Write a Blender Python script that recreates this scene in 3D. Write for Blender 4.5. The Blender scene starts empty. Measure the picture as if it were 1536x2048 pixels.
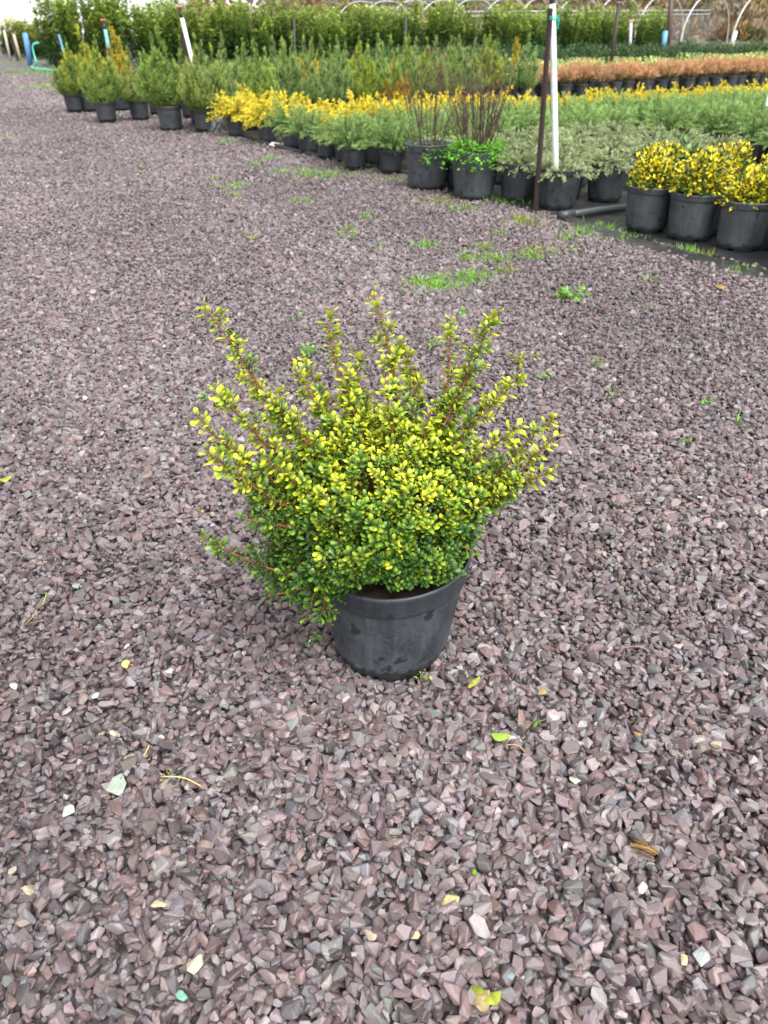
import bpy, bmesh, math, random
import numpy as np
from mathutils import Vector, Matrix, Euler

# ------------------------------------------------------------------ camera, world, sun, exposure
sc = bpy.context.scene
H = 1.02                       # camera height above the gravel
PITCH = math.radians(32.6)     # looking down
FPX = 1539.0                   # focal length in photograph pixels (1536 x 2048)
SP, CP = math.sin(PITCH), math.cos(PITCH)

cd = bpy.data.cameras.new("camera")
cam = bpy.data.objects.new("camera", cd)
sc.collection.objects.link(cam)
cam.location = (0, 0, H)
cam.rotation_euler = (math.radians(90) - PITCH, 0, 0)
cd.sensor_fit = 'VERTICAL'
cd.sensor_height = 34.6
cd.lens = 34.6 * FPX / 2048.0
cd.clip_start = 0.05
cd.clip_end = 400
cd.dof.use_dof = True
cd.dof.focus_distance = 1.28
cd.dof.aperture_fstop = 7.5
sc.camera = cam

SUN_EL, SUN_AZ = math.radians(58), math.radians(150)
w = bpy.data.worlds.new("World"); sc.world = w; w.use_nodes = True
nt = w.node_tree; nt.nodes.clear()
sky = nt.nodes.new('ShaderNodeTexSky'); sky.sky_type = 'NISHITA'; sky.sun_disc = False
sky.sun_elevation = SUN_EL; sky.sun_rotation = SUN_AZ
sky.air_density = 1.0; sky.dust_density = 4.0; sky.ozone_density = 1.0
hs = nt.nodes.new('ShaderNodeHueSaturation'); hs.inputs['Saturation'].default_value = 0.12
bg = nt.nodes.new('ShaderNodeBackground'); bg.inputs['Strength'].default_value = 0.15
wo = nt.nodes.new('ShaderNodeOutputWorld')
nt.links.new(sky.outputs[0], hs.inputs['Color']); nt.links.new(hs.outputs[0], bg.inputs['Color'])
nt.links.new(bg.outputs[0], wo.inputs['Surface'])

sl = bpy.data.lights.new("sun", 'SUN'); sl.energy = 1.5; sl.angle = math.radians(50); sl.color = (1.0, 0.97, 0.93)
so = bpy.data.objects.new("sun", sl); sc.collection.objects.link(so)
sd = Vector((math.sin(SUN_AZ) * math.cos(SUN_EL), math.cos(SUN_AZ) * math.cos(SUN_EL), math.sin(SUN_EL)))
so.rotation_euler = sd.to_track_quat('Z', 'Y').to_euler(); so.location = (0, 0, 20)

sc.view_settings.view_transform = 'Standard'; sc.view_settings.look = 'None'
sc.view_settings.exposure = 1.2; sc.view_settings.gamma = 1.0; sc.view_settings.use_curve_mapping = False
sc.cycles.use_denoising = True
sc.cycles.max_bounces = 6; sc.cycles.diffuse_bounces = 3; sc.cycles.glossy_bounces = 2
sc.cycles.transmission_bounces = 3; sc.cycles.transparent_max_bounces = 6
sc.cycles.sample_clamp_indirect = 4.0
sc.render.film_transparent = False

R = np.random.default_rng(7)
random.seed(7)
COL = sc.collection

# ------------------------------------------------------------------ pixel -> place
def G(px, py, z=0.0):
    """the point at height z that the photograph shows at this pixel"""
    t = (py - 1024) / FPX; u = (px - 768) / FPX
    d = (H - z) / (SP + t * CP)
    return Vector((d * u, d * (CP - t * SP), z))
def P(px, py, Y):
    """the point of the upright plane at distance Y that the photograph shows at this pixel"""
    t = (py - 1024) / FPX; u = (px - 768) / FPX
    d = Y / (CP - t * SP)
    return Vector((d * u, Y, H - d * (SP + t * CP)))
def px_of(p):
    d = p[1] * CP + (H - p[2]) * SP
    if d < 0.05: return (1e6, 1e6)
    return (768 + FPX * p[0] / d, 1024 + FPX * ((H - p[2]) * CP - p[1] * SP) / d)
O2, U2, V2 = np.array((1.33, 4.49)), np.array((0.87, 0.49)), np.array((-0.49, 0.87))
def W(u, v):
    """nursery bed coordinates: u along the rows, v across them"""
    q = O2 + U2 * u + V2 * v
    return Vector((q[0], q[1], 0))
def in_view(p, m=110):
    x, y = px_of(p)
    return -m < x < 1536 + m

# ------------------------------------------------------------------ mesh helpers
def np_mesh(name, V, F, col=None, mats=(), smooth=False, fmat=None):
    V = np.asarray(V, np.float32); F = np.asarray(F, np.int32)
    me = bpy.data.meshes.new(name)
    n, k = F.shape
    me.vertices.add(len(V)); me.vertices.foreach_set('co', V.ravel())
    me.loops.add(n * k); me.loops.foreach_set('vertex_index', F.ravel())
    me.polygons.add(n); me.polygons.foreach_set('loop_start', np.arange(0, n * k, k, dtype=np.int32))
    if fmat is not None: me.polygons.foreach_set('material_index', np.asarray(fmat, np.int32))
    me.update(calc_edges=True)
    me.polygons.foreach_set('use_smooth', np.full(n, smooth))
    if col is not None:
        a = me.attributes.new('col', 'FLOAT_COLOR', 'POINT')
        c = np.ones((len(V), 4), np.float32); c[:, :3] = np.clip(col, 0, 1)
        a.data.foreach_set('color', c.ravel())
    for m in mats: me.materials.append(m)
    return me
def link(name, me, parent=None, loc=(0, 0, 0), rot=(0, 0, 0), scale=(1, 1, 1)):
    o = bpy.data.objects.new(name, me); COL.objects.link(o)
    o.location = loc; o.rotation_euler = rot; o.scale = scale
    if parent is not None: o.parent = parent
    return o
def tag(o, label, cat, group=None, kind=None):
    if label: o['label'] = label
    if cat: o['category'] = cat
    if group: o['group'] = group
    if kind: o['kind'] = kind
    return o
def empty(name, loc, rz=0.0, s=1.0):
    o = bpy.data.objects.new(name, None); COL.objects.link(o)
    o.location = loc; o.rotation_euler = (0, 0, rz); o.scale = (s, s, s); o.empty_display_size = 0.05
    return o
class MB:
    def __init__(s): s.v = []; s.f = []; s.c = []
    def add(s, vs, fs, c=(1, 1, 1)):
        b = len(s.v); s.v += [tuple(x) for x in vs]; s.c += [c] * len(vs)
        s.f += [tuple(b + i for i in f) for f in fs]
    def tube(s, pts, rad, n=8, c=(1, 1, 1), cap=True):
        pts = [Vector(p) for p in pts]
        rad = rad if isinstance(rad, (list, tuple)) else [rad] * len(pts)
        vs, fs = [], []
        ref = Vector((0.31, 0.77, 0.55)).normalized()
        for i, p in enumerate(pts):
            t = (pts[min(i + 1, len(pts) - 1)] - pts[max(i - 1, 0)]).normalized()
            a = t.cross(ref)
            if a.length < 1e-3: a = t.cross(Vector((1, 0, 0)))
            a.normalize(); b = t.cross(a)
            for k in range(n):
                q = 2 * math.pi * k / n
                vs.append(p + (a * math.cos(q) + b * math.sin(q)) * rad[i])
        for i in range(len(pts) - 1):
            for k in range(n):
                fs.append((i * n + k, i * n + (k + 1) % n, (i + 1) * n + (k + 1) % n, (i + 1) * n + k))
        if cap:
            fs.append(tuple(range(n - 1, -1, -1))); fs.append(tuple((len(pts) - 1) * n + k for k in range(n)))
        s.add(vs, fs, c)
    def box(s, cx, cy, cz, sx, sy, sz, c=(1, 1, 1), M=None):
        vs = []
        for z in (-1, 1):
            for (x, y) in ((-1, -1), (1, -1), (1, 1), (-1, 1)):
                p = Vector((x * sx / 2, y * sy / 2, z * sz / 2))
                if M is not None: p = M @ p
                vs.append(p + Vector((cx, cy, cz)))
        s.add(vs, [(3, 2, 1, 0), (4, 5, 6, 7), (0, 1, 5, 4), (1, 2, 6, 5), (2, 3, 7, 6), (3, 0, 4, 7)], c)
    def mesh(s, name, mats, smooth=False):
        me = bpy.data.meshes.new(name); me.from_pydata(s.v, [], s.f); me.update()
        a = me.attributes.new('col', 'FLOAT_COLOR', 'POINT')
        c = np.ones((len(s.v), 4), np.float32); c[:, :3] = s.c; a.data.foreach_set('color', c.ravel())
        me.polygons.foreach_set('use_smooth', [smooth] * len(me.polygons))
        for m in (mats if isinstance(mats, (list, tuple)) else [mats]): me.materials.append(m)
        return me
def norm(a):
    return a / np.maximum(np.linalg.norm(a, axis=-1, keepdims=True), 1e-9)
def frames(d, up):
    """matrices whose columns are side, direction, normal"""
    d = norm(np.asarray(d, float)); up = np.asarray(up, float)
    x = np.cross(d, up); bad = np.linalg.norm(x, axis=1) < 1e-4
    if bad.any(): x[bad] = np.cross(d[bad], np.array((1.0, 0.3, 0)))
    x = norm(x); z = np.cross(x, d)
    return np.stack([x, d, z], axis=2)
def scatter(TV, TF, M, T, C):
    """many copies of a template as arrays: verts, faces, colours (C is N x nv x 3)"""
    N, nv = len(T), len(TV)
    V = np.einsum('nij,kj->nki', M, TV) + np.asarray(T)[:, None, :]
    F = TF[None] + (np.arange(N) * nv)[:, None, None]
    return V.reshape(-1, 3), F.reshape(-1, TF.shape[1]), np.asarray(C).reshape(-1, 3)
def join(parts):
    Vs, Fs, Cs, b = [], [], [], 0
    for V, F, C in parts:
        Vs.append(V); Fs.append(F + b); Cs.append(C); b += len(V)
    return np.concatenate(Vs), np.concatenate(Fs), np.concatenate(Cs)
def rand_dirs(n):
    a = R.normal(size=(n, 3)); return norm(a)

# leaf templates --------------------------------------------------------------
def leaf_template(wid=0.58, cup=0.75, arch=0.32, rows=(0, .18, .45, .75, .94), prof=(.10, .52, .92, 1.0, .52)):
    V, F = [], []
    for y, p in zip(rows, prof):
        for x in (-1, 0, 1):
            hw = wid * 0.5 * p
            V.append((x * hw, y, -cup * hw * abs(x) * 0.8 - arch * y * y + 0.0))
    V.append((0, 1.0, -arch))
    for r in range(len(rows) - 1):
        for c in range(2):
            a = r * 3 + c; F.append((a, a + 1, a + 4, a + 3))
    L = (len(rows) - 1) * 3
    F.append((L, L + 1, len(V) - 1, len(V) - 1)); F.append((L + 1, L + 2, len(V) - 1, len(V) - 1))
    return np.array(V, float), np.array([f for f in F], int), np.array([v[1] for v in V])
def tri_fix(F):
    out = []
    for f in F:
        if f[2] == f[3]: out.append((f[0], f[1], f[2]))
        else: out += [(f[0], f[1], f[2]), (f[0], f[2], f[3])]
    return np.array(out, int)
LV, LF, LY = leaf_template(); LF = tri_fix(LF)                                   # small convex holly leaf
EV, EF, EY = leaf_template(0.55, 0.3, 0.2, (0, .4, .8), (.12, 1.0, .62)); EF = tri_fix(EF)   # coarse broad leaf
DV = np.array([(0, 0, 0), (-.5, .45, .0), (.5, .45, .0), (0, 1, -.12)], float); DF = np.array([(0, 2, 1), (1, 2, 3)], int); DY = np.array((0, .45, .45, 1.0))

def ramp(C0, C1, y):
    """N x 3, N x 3, nv -> N x nv x 3"""
    return C0[:, None, :] * (1 - y)[None, :, None] + C1[:, None, :] * y[None, :, None]
def jit(c, n, v=0.12, hue=0.05):
    c = np.array(c, float)[None] * (1 + R.normal(0, v, (n, 1))) * (1 + R.normal(0, hue, (n, 3)))
    return np.clip(c, 0.004, 0.95)

# ------------------------------------------------------------------ materials
def new_mat(name):
    m = bpy.data.materials.new(name); m.use_nodes = True
    n = m.node_tree.nodes; b = n['Principled BSDF']; return m, m.node_tree, b
def N_(t, typ, **kw):
    n = t.nodes.new(typ)
    for k, v in kw.items(): setattr(n, k, v)
    return n
def foliage_mat(name, rough=0.45, transl=0.22, spec=0.4, bump=0.0):
    m, t, b = new_mat(name)
    at = N_(t, 'ShaderNodeAttribute', attribute_name='col')
    oi = N_(t, 'ShaderNodeObjectInfo')
    mx = N_(t, 'ShaderNodeMix', data_type='RGBA', blend_type='MULTIPLY'); mx.inputs['Factor'].default_value = 1
    t.links.new(at.outputs['Color'], mx.inputs['A']); t.links.new(oi.outputs['Color'], mx.inputs['B'])
    t.links.new(mx.outputs['Result'], b.inputs['Base Color'])
    b.inputs['Roughness'].default_value = rough; b.inputs['Specular IOR Level'].default_value = spec
    tr = N_(t, 'ShaderNodeBsdfTranslucent'); t.links.new(mx.outputs['Result'], tr.inputs['Color'])
    ms = N_(t, 'ShaderNodeMixShader'); ms.inputs[0].default_value = transl
    t.links.new(b.outputs[0], ms.inputs[1]); t.links.new(tr.outputs[0], ms.inputs[2])
    t.links.new(ms.outputs[0], t.nodes['Material Output'].inputs['Surface'])
    return m
def col_mat(name, rough=0.6, spec=0.4, noise=0.0, nscale=30.0, bump=0.0, metal=0.0):
    """vertex-coloured solid with mottling"""
    m, t, b = new_mat(name)
    at = N_(t, 'ShaderNodeAttribute', attribute_name='col')
    tc = N_(t, 'ShaderNodeTexCoord'); nz = N_(t, 'ShaderNodeTexNoise'); nz.inputs['Scale'].default_value = nscale; nz.inputs['Detail'].default_value = 6
    t.links.new(tc.outputs['Object'], nz.inputs['Vector'])
    mr = N_(t, 'ShaderNodeMapRange'); mr.inputs['From Min'].default_value = .3; mr.inputs['From Max'].default_value = .7
    mr.inputs['To Min'].default_value = 1 - noise; mr.inputs['To Max'].default_value = 1 + noise
    t.links.new(nz.outputs['Fac'], mr.inputs['Value'])
    vm = N_(t, 'ShaderNodeVectorMath', operation='SCALE'); t.links.new(at.outputs['Color'], vm.inputs[0]); t.links.new(mr.outputs[0], vm.inputs['Scale'])
    t.links.new(vm.outputs[0], b.inputs['Base Color'])
    b.inputs['Roughness'].default_value = rough; b.inputs['Specular IOR Level'].default_value = spec; b.inputs['Metallic'].default_value = metal
    if bump:
        bp = N_(t, 'ShaderNodeBump'); bp.inputs['Strength'].default_value = bump; bp.inputs['Distance'].default_value = 0.004
        t.links.new(nz.outputs['Fac'], bp.inputs['Height']); t.links.new(bp.outputs[0], b.inputs['Normal'])
    return m
def pot_mat(name, base=(0.018, 0.022, 0.027), dust=(0.085, 0.095, 0.103), amount=0.55, scale=1.0):
    m, t, b = new_mat(name)
    tc = N_(t, 'ShaderNodeTexCoord')
    oi = N_(t, 'ShaderNodeObjectInfo')
    off = N_(t, 'ShaderNodeVectorMath', operation='ADD'); t.links.new(tc.outputs['Object'], off.inputs[0])
    sc_ = N_(t, 'ShaderNodeVectorMath', operation='SCALE'); sc_.inputs[0].default_value = (13, 7, 5); t.links.new(oi.outputs['Random'], sc_.inputs['Scale'])
    t.links.new(sc_.outputs[0], off.inputs[1])
    n1 = N_(t, 'ShaderNodeTexNoise'); n1.inputs['Scale'].default_value = 9 * scale; n1.inputs['Detail'].default_value = 8; n1.inputs['Roughness'].default_value = .65
    n2 = N_(t, 'ShaderNodeTexNoise'); n2.inputs['Scale'].default_value = 160 * scale; n2.inputs['Detail'].default_value = 4
    mp = N_(t, 'ShaderNodeMapping'); mp.inputs['Scale'].default_value = (22, 22, 2.2)
    n3 = N_(t, 'ShaderNodeTexNoise'); n3.inputs['Scale'].default_value = 3 * scale; n3.inputs['Detail'].default_value = 5
    t.links.new(off.outputs[0], n1.inputs['Vector']); t.links.new(off.outputs[0], n2.inputs['Vector'])
    t.links.new(off.outputs[0], mp.inputs['Vector']); t.links.new(mp.outputs[0], n3.inputs['Vector'])
    a1 = N_(t, 'ShaderNodeMath', operation='MULTIPLY_ADD'); a1.inputs[1].default_value = .55
    t.links.new(n1.outputs['Fac'], a1.inputs[0])
    a0 = N_(t, 'ShaderNodeMath', operation='MULTIPLY'); a0.inputs[1].default_value = .25; t.links.new(n3.outputs['Fac'], a0.inputs[0]); t.links.new(a0.outputs[0], a1.inputs[2])
    a2 = N_(t, 'ShaderNodeMath', operation='MULTIPLY_ADD'); a2.inputs[1].default_value = .30; t.links.new(n2.outputs['Fac'], a2.inputs[0]); t.links.new(a1.outputs[0], a2.inputs[2])
    mr = N_(t, 'ShaderNodeMapRange'); mr.inputs['From Min'].default_value = .40; mr.inputs['From Max'].default_value = .72
    mr.inputs['To Max'].default_value = amount
    n4 = N_(t, 'ShaderNodeTexNoise'); n4.inputs['Scale'].default_value = 26 * scale; n4.inputs['Detail'].default_value = 2; t.links.new(off.outputs[0], n4.inputs['Vector'])
    sp = N_(t, 'ShaderNodeMapRange'); sp.inputs['From Min'].default_value = .63; sp.inputs['From Max'].default_value = .70; sp.inputs['To Max'].default_value = -.22; t.links.new(n4.outputs['Fac'], sp.inputs['Value'])
    ad = N_(t, 'ShaderNodeMath', operation='ADD'); t.links.new(a2.outputs[0], ad.inputs[0]); t.links.new(sp.outputs[0], ad.inputs[1]); t.links.new(ad.outputs[0], mr.inputs['Value'])
    mx = N_(t, 'ShaderNodeMix', data_type='RGBA'); mx.inputs['A'].default_value = (*base, 1); mx.inputs['B'].default_value = (*dust, 1)
    t.links.new(mr.outputs[0], mx.inputs['Factor']); t.links.new(mx.outputs['Result'], b.inputs['Base Color'])
    rr = N_(t, 'ShaderNodeMapRange'); rr.inputs['To Min'].default_value = .36; rr.inputs['To Max'].default_value = .75; t.links.new(mr.outputs[0], rr.inputs['Value'])
    t.links.new(rr.outputs[0], b.inputs['Roughness'])
    bp = N_(t, 'ShaderNodeBump'); bp.inputs['Strength'].default_value = .12; bp.inputs['Distance'].default_value = .002
    t.links.new(n2.outputs['Fac'], bp.inputs['Height']); t.links.new(bp.outputs[0], b.inputs['Normal'])
    return m

M_leaf = foliage_mat('glossy_leaf', 0.34, 0.30, 0.45)
M_needle = foliage_mat('needle_foliage', 0.55, 0.25, 0.3)
M_broad = foliage_mat('broad_leaf', 0.38, 0.2, 0.45)
M_weed = foliage_mat('weed_leaf', 0.5, 0.35, 0.3)
M_bark = col_mat('bark', 0.7, 0.3, 0.25, 120, 0.4)
M_soil = col_mat('potting_soil', 0.95, 0.1, 0.5, 60, 1.0)
M_pot = pot_mat('black_plastic_pot')
M_potdusty = pot_mat('dusty_plastic_pot', (0.028, 0.033, 0.039), (0.13, 0.14, 0.15), 0.6)
M_paint = col_mat('painted_pole', 0.5, 0.4, 0.10, 40, 0.2)
M_wood = col_mat('weathered_wood', 0.8, 0.2, 0.2, 50, 0.5)
M_plastic = col_mat('pipe_plastic', 0.4, 0.5, 0.15, 25, 0.1)
M_metal = col_mat('galvanised_tube', 0.45, 0.5, 0.06, 10, 0.0, 0.3)

# ------------------------------------------------------------------ ground materials
def ground_mat():
    m, t, b = new_mat('gravel_bed')
    tc = N_(t, 'ShaderNodeTexCoord')
    v1 = N_(t, 'ShaderNodeTexVoronoi'); v1.inputs['Scale'].default_value = 52; t.links.new(tc.outputs['Object'], v1.inputs['Vector'])
    cr = N_(t, 'ShaderNodeValToRGB'); e = cr.color_ramp.elements
    e[0].color = (0.026, 0.022, 0.023, 1); e[1].color = (0.165, 0.145, 0.150, 1)
    a = e.new(.45); a.color = (0.080, 0.067, 0.070, 1)
    sx = N_(t, 'ShaderNodeSeparateColor'); t.links.new(v1.outputs['Color'], sx.inputs[0]); t.links.new(sx.outputs[0], cr.inputs['Fac'])
    nz = N_(t, 'ShaderNodeTexNoise'); nz.inputs['Scale'].default_value = 1.3; nz.inputs['Detail'].default_value = 5; t.links.new(tc.outputs['Object'], nz.inputs['Vector'])
    mr = N_(t, 'ShaderNodeMapRange'); mr.inputs['From Min'].default_value = .3; mr.inputs['From Max'].default_value = .7; mr.inputs['To Min'].default_value = .85; mr.inputs['To Max'].default_value = 1.15
    t.links.new(nz.outputs['Fac'], mr.inputs['Value'])
    vm = N_(t, 'ShaderNodeVectorMath', operation='SCALE'); t.links.new(cr.outputs[0], vm.inputs[0]); t.links.new(mr.outputs[0], vm.inputs['Scale'])
    t.links.new(vm.outputs[0], b.inputs['Base Color']); b.inputs['Roughness'].default_value = .6
    bp = N_(t, 'ShaderNodeBump'); bp.inputs['Strength'].default_value = .9; bp.inputs['Distance'].default_value = .01; bp.invert = True
    t.links.new(v1.outputs['Distance'], bp.inputs['Height']); t.links.new(bp.outputs[0], b.inputs['Normal'])
    return m
def sheet_mat():
    m, t, b = new_mat('woven_ground_cover')
    tc = N_(t, 'ShaderNodeTexCoord')
    nz = N_(t, 'ShaderNodeTexNoise'); nz.inputs['Scale'].default_value = 2.2; nz.inputs['Detail'].default_value = 8; nz.inputs['Roughness'].default_value = .7
    t.links.new(tc.outputs['Object'], nz.inputs['Vector'])
    cr = N_(t, 'ShaderNodeValToRGB'); e = cr.color_ramp.elements
    e[0].position = .35; e[0].color = (0.012, 0.013, 0.014, 1); e[1].position = .68; e[1].color = (0.10, 0.088, 0.062, 1)
    a = e.new(.55); a.color = (0.026, 0.028, 0.027, 1)
    t.links.new(nz.outputs['Fac'], cr.inputs['Fac']); t.links.new(cr.outputs[0], b.inputs['Base Color'])
    wv = N_(t, 'ShaderNodeTexChecker'); wv.inputs['Scale'].default_value = 300; t.links.new(tc.outputs['Object'], wv.inputs['Vector'])
    bp = N_(t, 'ShaderNodeBump'); bp.inputs['Strength'].default_value = .2; bp.inputs['Distance'].default_value = .002
    n2 = N_(t, 'ShaderNodeTexNoise'); n2.inputs['Scale'].default_value = 14; t.links.new(tc.outputs['Object'], n2.inputs['Vector'])
    bp2 = N_(t, 'ShaderNodeBump'); bp2.inputs['Strength'].default_value = .5; bp2.inputs['Distance'].default_value = .02
    t.links.new(n2.outputs['Fac'], bp2.inputs['Height']); t.links.new(bp2.outputs[0], bp.inputs['Normal'])
    t.links.new(wv.outputs['Fac'], bp.inputs['Height']); t.links.new(bp.outputs[0], b.inputs['Normal'])
    b.inputs['Roughness'].default_value = .45
    return m
def field_mat():
    m, t, b = new_mat('rough_soil_and_grass')
    tc = N_(t, 'ShaderNodeTexCoord')
    nz = N_(t, 'ShaderNodeTexNoise'); nz.inputs['Scale'].default_value = 0.6; nz.inputs['Detail'].default_value = 9; nz.inputs['Roughness'].default_value = .7
    t.links.new(tc.outputs['Object'], nz.inputs['Vector'])
    cr = N_(t, 'ShaderNodeValToRGB'); e = cr.color_ramp.elements
    e[0].position = .35; e[0].color = (0.07, 0.085, 0.035, 1); e[1].position = .68; e[1].color = (0.16, 0.125, 0.09, 1)
    t.links.new(nz.outputs['Fac'], cr.inputs['Fac']); t.links.new(cr.outputs[0], b.inputs['Base Color']); b.inputs['Roughness'].default_value = .9
    bp = N_(t, 'ShaderNodeBump'); bp.inputs['Strength'].default_value = .6; bp.inputs['Distance'].default_value = .1
    t.links.new(nz.outputs['Fac'], bp.inputs['Height']); t.links.new(bp.outputs[0], b.inputs['Normal'])
    return m
M_ground, M_sheet, M_field = ground_mat(), sheet_mat(), field_mat()

# ------------------------------------------------------------------ the setting
EDGE_PX = [(1700, 586), (1536, 541), (1400, 507), (1240, 467), (1130, 434), (1000, 408), (900, 390), (800, 343), (700, 326), (600, 303), (490, 270), (440, 252),
           (380, 236), (260, 222), (190, 210), (140, 190), (118, 165), (112, 143), (84, 128), (60, 113), (38, 106)]
EDGE = [G(*p) for p in EDGE_PX]
def poly_sheet(name, pts, z, mat):
    me = bpy.data.meshes.new(name)
    bm = bmesh.new(); vs = [bm.verts.new((p[0], p[1], z)) for p in pts]
    f = bm.faces.new(vs); f.normal_update()
    if f.normal.z < 0: f.normal_flip()
    bmesh.ops.triangulate(bm, faces=[f]); bm.to_mesh(me); bm.free(); me.materials.append(mat)
    return link(name, me)
g = poly_sheet('ground', [(-150, -20), (150, -20), (150, 260), (-150, 260)], -0.030, M_field); g['kind'] = 'structure'
gv = poly_sheet('gravel_yard', [(-26, -3), (9, -3), (EDGE[0].x + .4, EDGE[0].y - .4)] + [(e.x + .12, e.y + .05) for e in EDGE[:-6]] + [(e.x + 1, e.y) for e in EDGE[-6:]] + [(-19, 40), (-30, 44)], -0.016, M_ground); gv['kind'] = 'structure'
far_r = [W(24, 24), W(24, -2), (6.5, 1.5, 0)]
sh = poly_sheet('ground_cover_sheet', [(p[0], p[1]) for p in EDGE[:19]] + [(EDGE[18].x, EDGE[18].y + 3)] + [(p[0], p[1]) for p in far_r], 0.004, M_sheet); sh['kind'] = 'structure'

EX = np.array([(e.x, e.y) for e in EDGE])
def on_gravel(x, y):
    """signed side of the bed edge (vectorised): True on the gravel side"""
    # edge as x(y) is single-valued enough: y grows along the list
    ex = np.interp(y, EX[::1, 1], EX[::1, 0])
    return x < ex
# make the edge monotone in y for the test
ordr = np.argsort(EX[:, 1]); EX = EX[ordr]

# ---- stones
def rock_mat(name, attr_type):
    m, t, b = new_mat(name)
    at = N_(t, 'ShaderNodeAttribute', attribute_name='tint', attribute_type=attr_type)
    tc = N_(t, 'ShaderNodeTexCoord')
    mp = N_(t, 'ShaderNodeMapping'); mp.inputs['Scale'].default_value = (2.0, 2.0, 9.0); t.links.new(tc.outputs['Object'], mp.inputs['Vector'])
    nz = N_(t, 'ShaderNodeTexNoise'); nz.inputs['Scale'].default_value = 2.4; nz.inputs['Detail'].default_value = 6; nz.inputs['Roughness'].default_value = .65
    t.links.new(mp.outputs[0], nz.inputs['Vector'])
    mr = N_(t, 'ShaderNodeMapRange'); mr.inputs['From Min'].default_value = .3; mr.inputs['From Max'].default_value = .7; mr.inputs['To Min'].default_value = .78; mr.inputs['To Max'].default_value = 1.22
    t.links.new(nz.outputs['Fac'], mr.inputs['Value'])
    vm = N_(t, 'ShaderNodeVectorMath', operation='SCALE'); t.links.new(at.outputs['Color'], vm.inputs[0]); t.links.new(mr.outputs[0], vm.inputs['Scale'])
    t.links.new(vm.outputs[0], b.inputs['Base Color'])
    b.inputs['Roughness'].default_value = .42; b.inputs['Specular IOR Level'].default_value = .5
    bp = N_(t, 'ShaderNodeBump'); bp.inputs['Strength'].default_value = .45; bp.inputs['Distance'].default_value = .0016
    t.links.new(nz.outputs['Fac'], bp.inputs['Height']); t.links.new(bp.outputs[0], b.inputs['Normal'])
    return m
M_rock = rock_mat('slate_chipping', 'INSTANCER')
M_pebble = rock_mat('odd_pebble', 'OBJECT')
def rock_mesh(name, mat, seed, flat=0.55, n=16):
    r = np.random.default_rng(seed)
    bm = bmesh.new()
    for p in r.uniform(-1, 1, (n, 3)):
        p = p / max(np.linalg.norm(p) * r.uniform(.80, 1.05), np.abs(p).max() * 1.02)
        bm.verts.new((p[0] * .5, p[1] * .5 * r.uniform(.62, .9), p[2] * .5 * flat * r.uniform(.8, 1.2)))
    res = bmesh.ops.convex_hull(bm, input=bm.verts)
    bmesh.ops.delete(bm, geom=list({g for g in res['geom_interior'] + res['geom_unused'] if isinstance(g, bmesh.types.BMVert)}), context='VERTS')
    bmesh.ops.dissolve_limit(bm, angle_limit=math.radians(20), verts=bm.verts, edges=bm.edges)
    bmesh.ops.bevel(bm, geom=bm.edges[:], offset=0.030, segments=1, affect='EDGES', clamp_overlap=True)
    me = bpy.data.meshes.new(name); bm.to_mesh(me); bm.free(); me.materials.append(mat); return me
rocks = bpy.data.collections.new('stone_shapes')
for i in range(22):
    o = bpy.data.objects.new('stone_shape_%02d' % i, rock_mesh('stone_shape', M_rock, 100 + i, 0.46 + 0.035 * (i % 9))); rocks.objects.link(o)

POT_C = np.array((0.010, 1.112))
def gravel_points():
    Xs, Ys, S = [], [], []
    def zone(y0, y1, g, s, left=.0):
        ys = np.arange(y0, y1, g * .866)
        for k, y in enumerate(ys):
            hw = (y * CP + H * SP) * 0.50 * 1.06 + 0.35
            xs = np.arange(-hw - left, hw, g) + (k % 2) * g / 2
            Xs.append(xs); Ys.append(np.full(len(xs), y)); S.append(np.full(len(xs), s))
    zone(0.30, 3.2, .0132, 1.0, .3); zone(3.2, 6.0, .0165, 1.12, 1.2); zone(6.0, 10.5, .021, 1.36, 2.5); zone(10.5, 21.0, .036, 2.1, 4.0)
    top = sum(len(q) for q in Xs)
    zone(0.30, 4.2, .0155, 1.25)
    x = np.concatenate(Xs); y = np.concatenate(Ys); s = np.concatenate(S); low = np.arange(len(x)) >= top
    x = x + R.normal(0, .0045, len(x)) * s; y = y + R.normal(0, .0045, len(x)) * s
    # stones pushed up against the foot of the pot
    a = R.uniform(0, 6.283, 110); q = R.uniform(.094, .116, 110)
    x = np.concatenate([x, POT_C[0] + q * np.cos(a)]); y = np.concatenate([y, POT_C[1] + q * np.sin(a)]); s = np.concatenate([s, np.full(110, .9)]); low = np.concatenate([low, np.zeros(110, bool)])
    keep = on_gravel(x + R.normal(0, .035, len(x)), y)
    # the pot stands on the stones: none inside its foot ring above the base
    far = np.clip((y - 18) / 3.0, 0, 1); keep &= R.random(len(x)) > far
    return x[keep], y[keep], s[keep], low[keep]
gx, gy, gs, glow = gravel_points()
n = len(gx)
size = np.clip(R.lognormal(math.log(.0165), .38, n) * (1 + .12 * np.sin(gx * 3.1 + 1) * np.sin(gy * 2.3)), .007, .033) * gs
gz = np.where(glow, R.uniform(-.016, -.009, n), R.uniform(-.0055, .0045, n)) + 0.0025 * np.sin(gx * 5.1 + gy * 3.3) + .002 * np.sin(gx * 13 - gy * 9)
inpot = (gx - POT_C[0]) ** 2 + (gy - POT_C[1]) ** 2 < .095 ** 2
gz[inpot] -= .012
tilt = R.normal(0, .34, (n, 2)); steep = R.random(n) < .09; tilt[steep] = R.uniform(-1.4, 1.4, (steep.sum(), 2))
rot = np.stack([tilt[:, 0], tilt[:, 1], R.uniform(0, 6.283, n)], 1)
scl = size[:, None] * np.stack([R.uniform(.9, 1.25, n), R.uniform(.8, 1.1, n), R.uniform(.85, 1.3, n)], 1)
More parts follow.
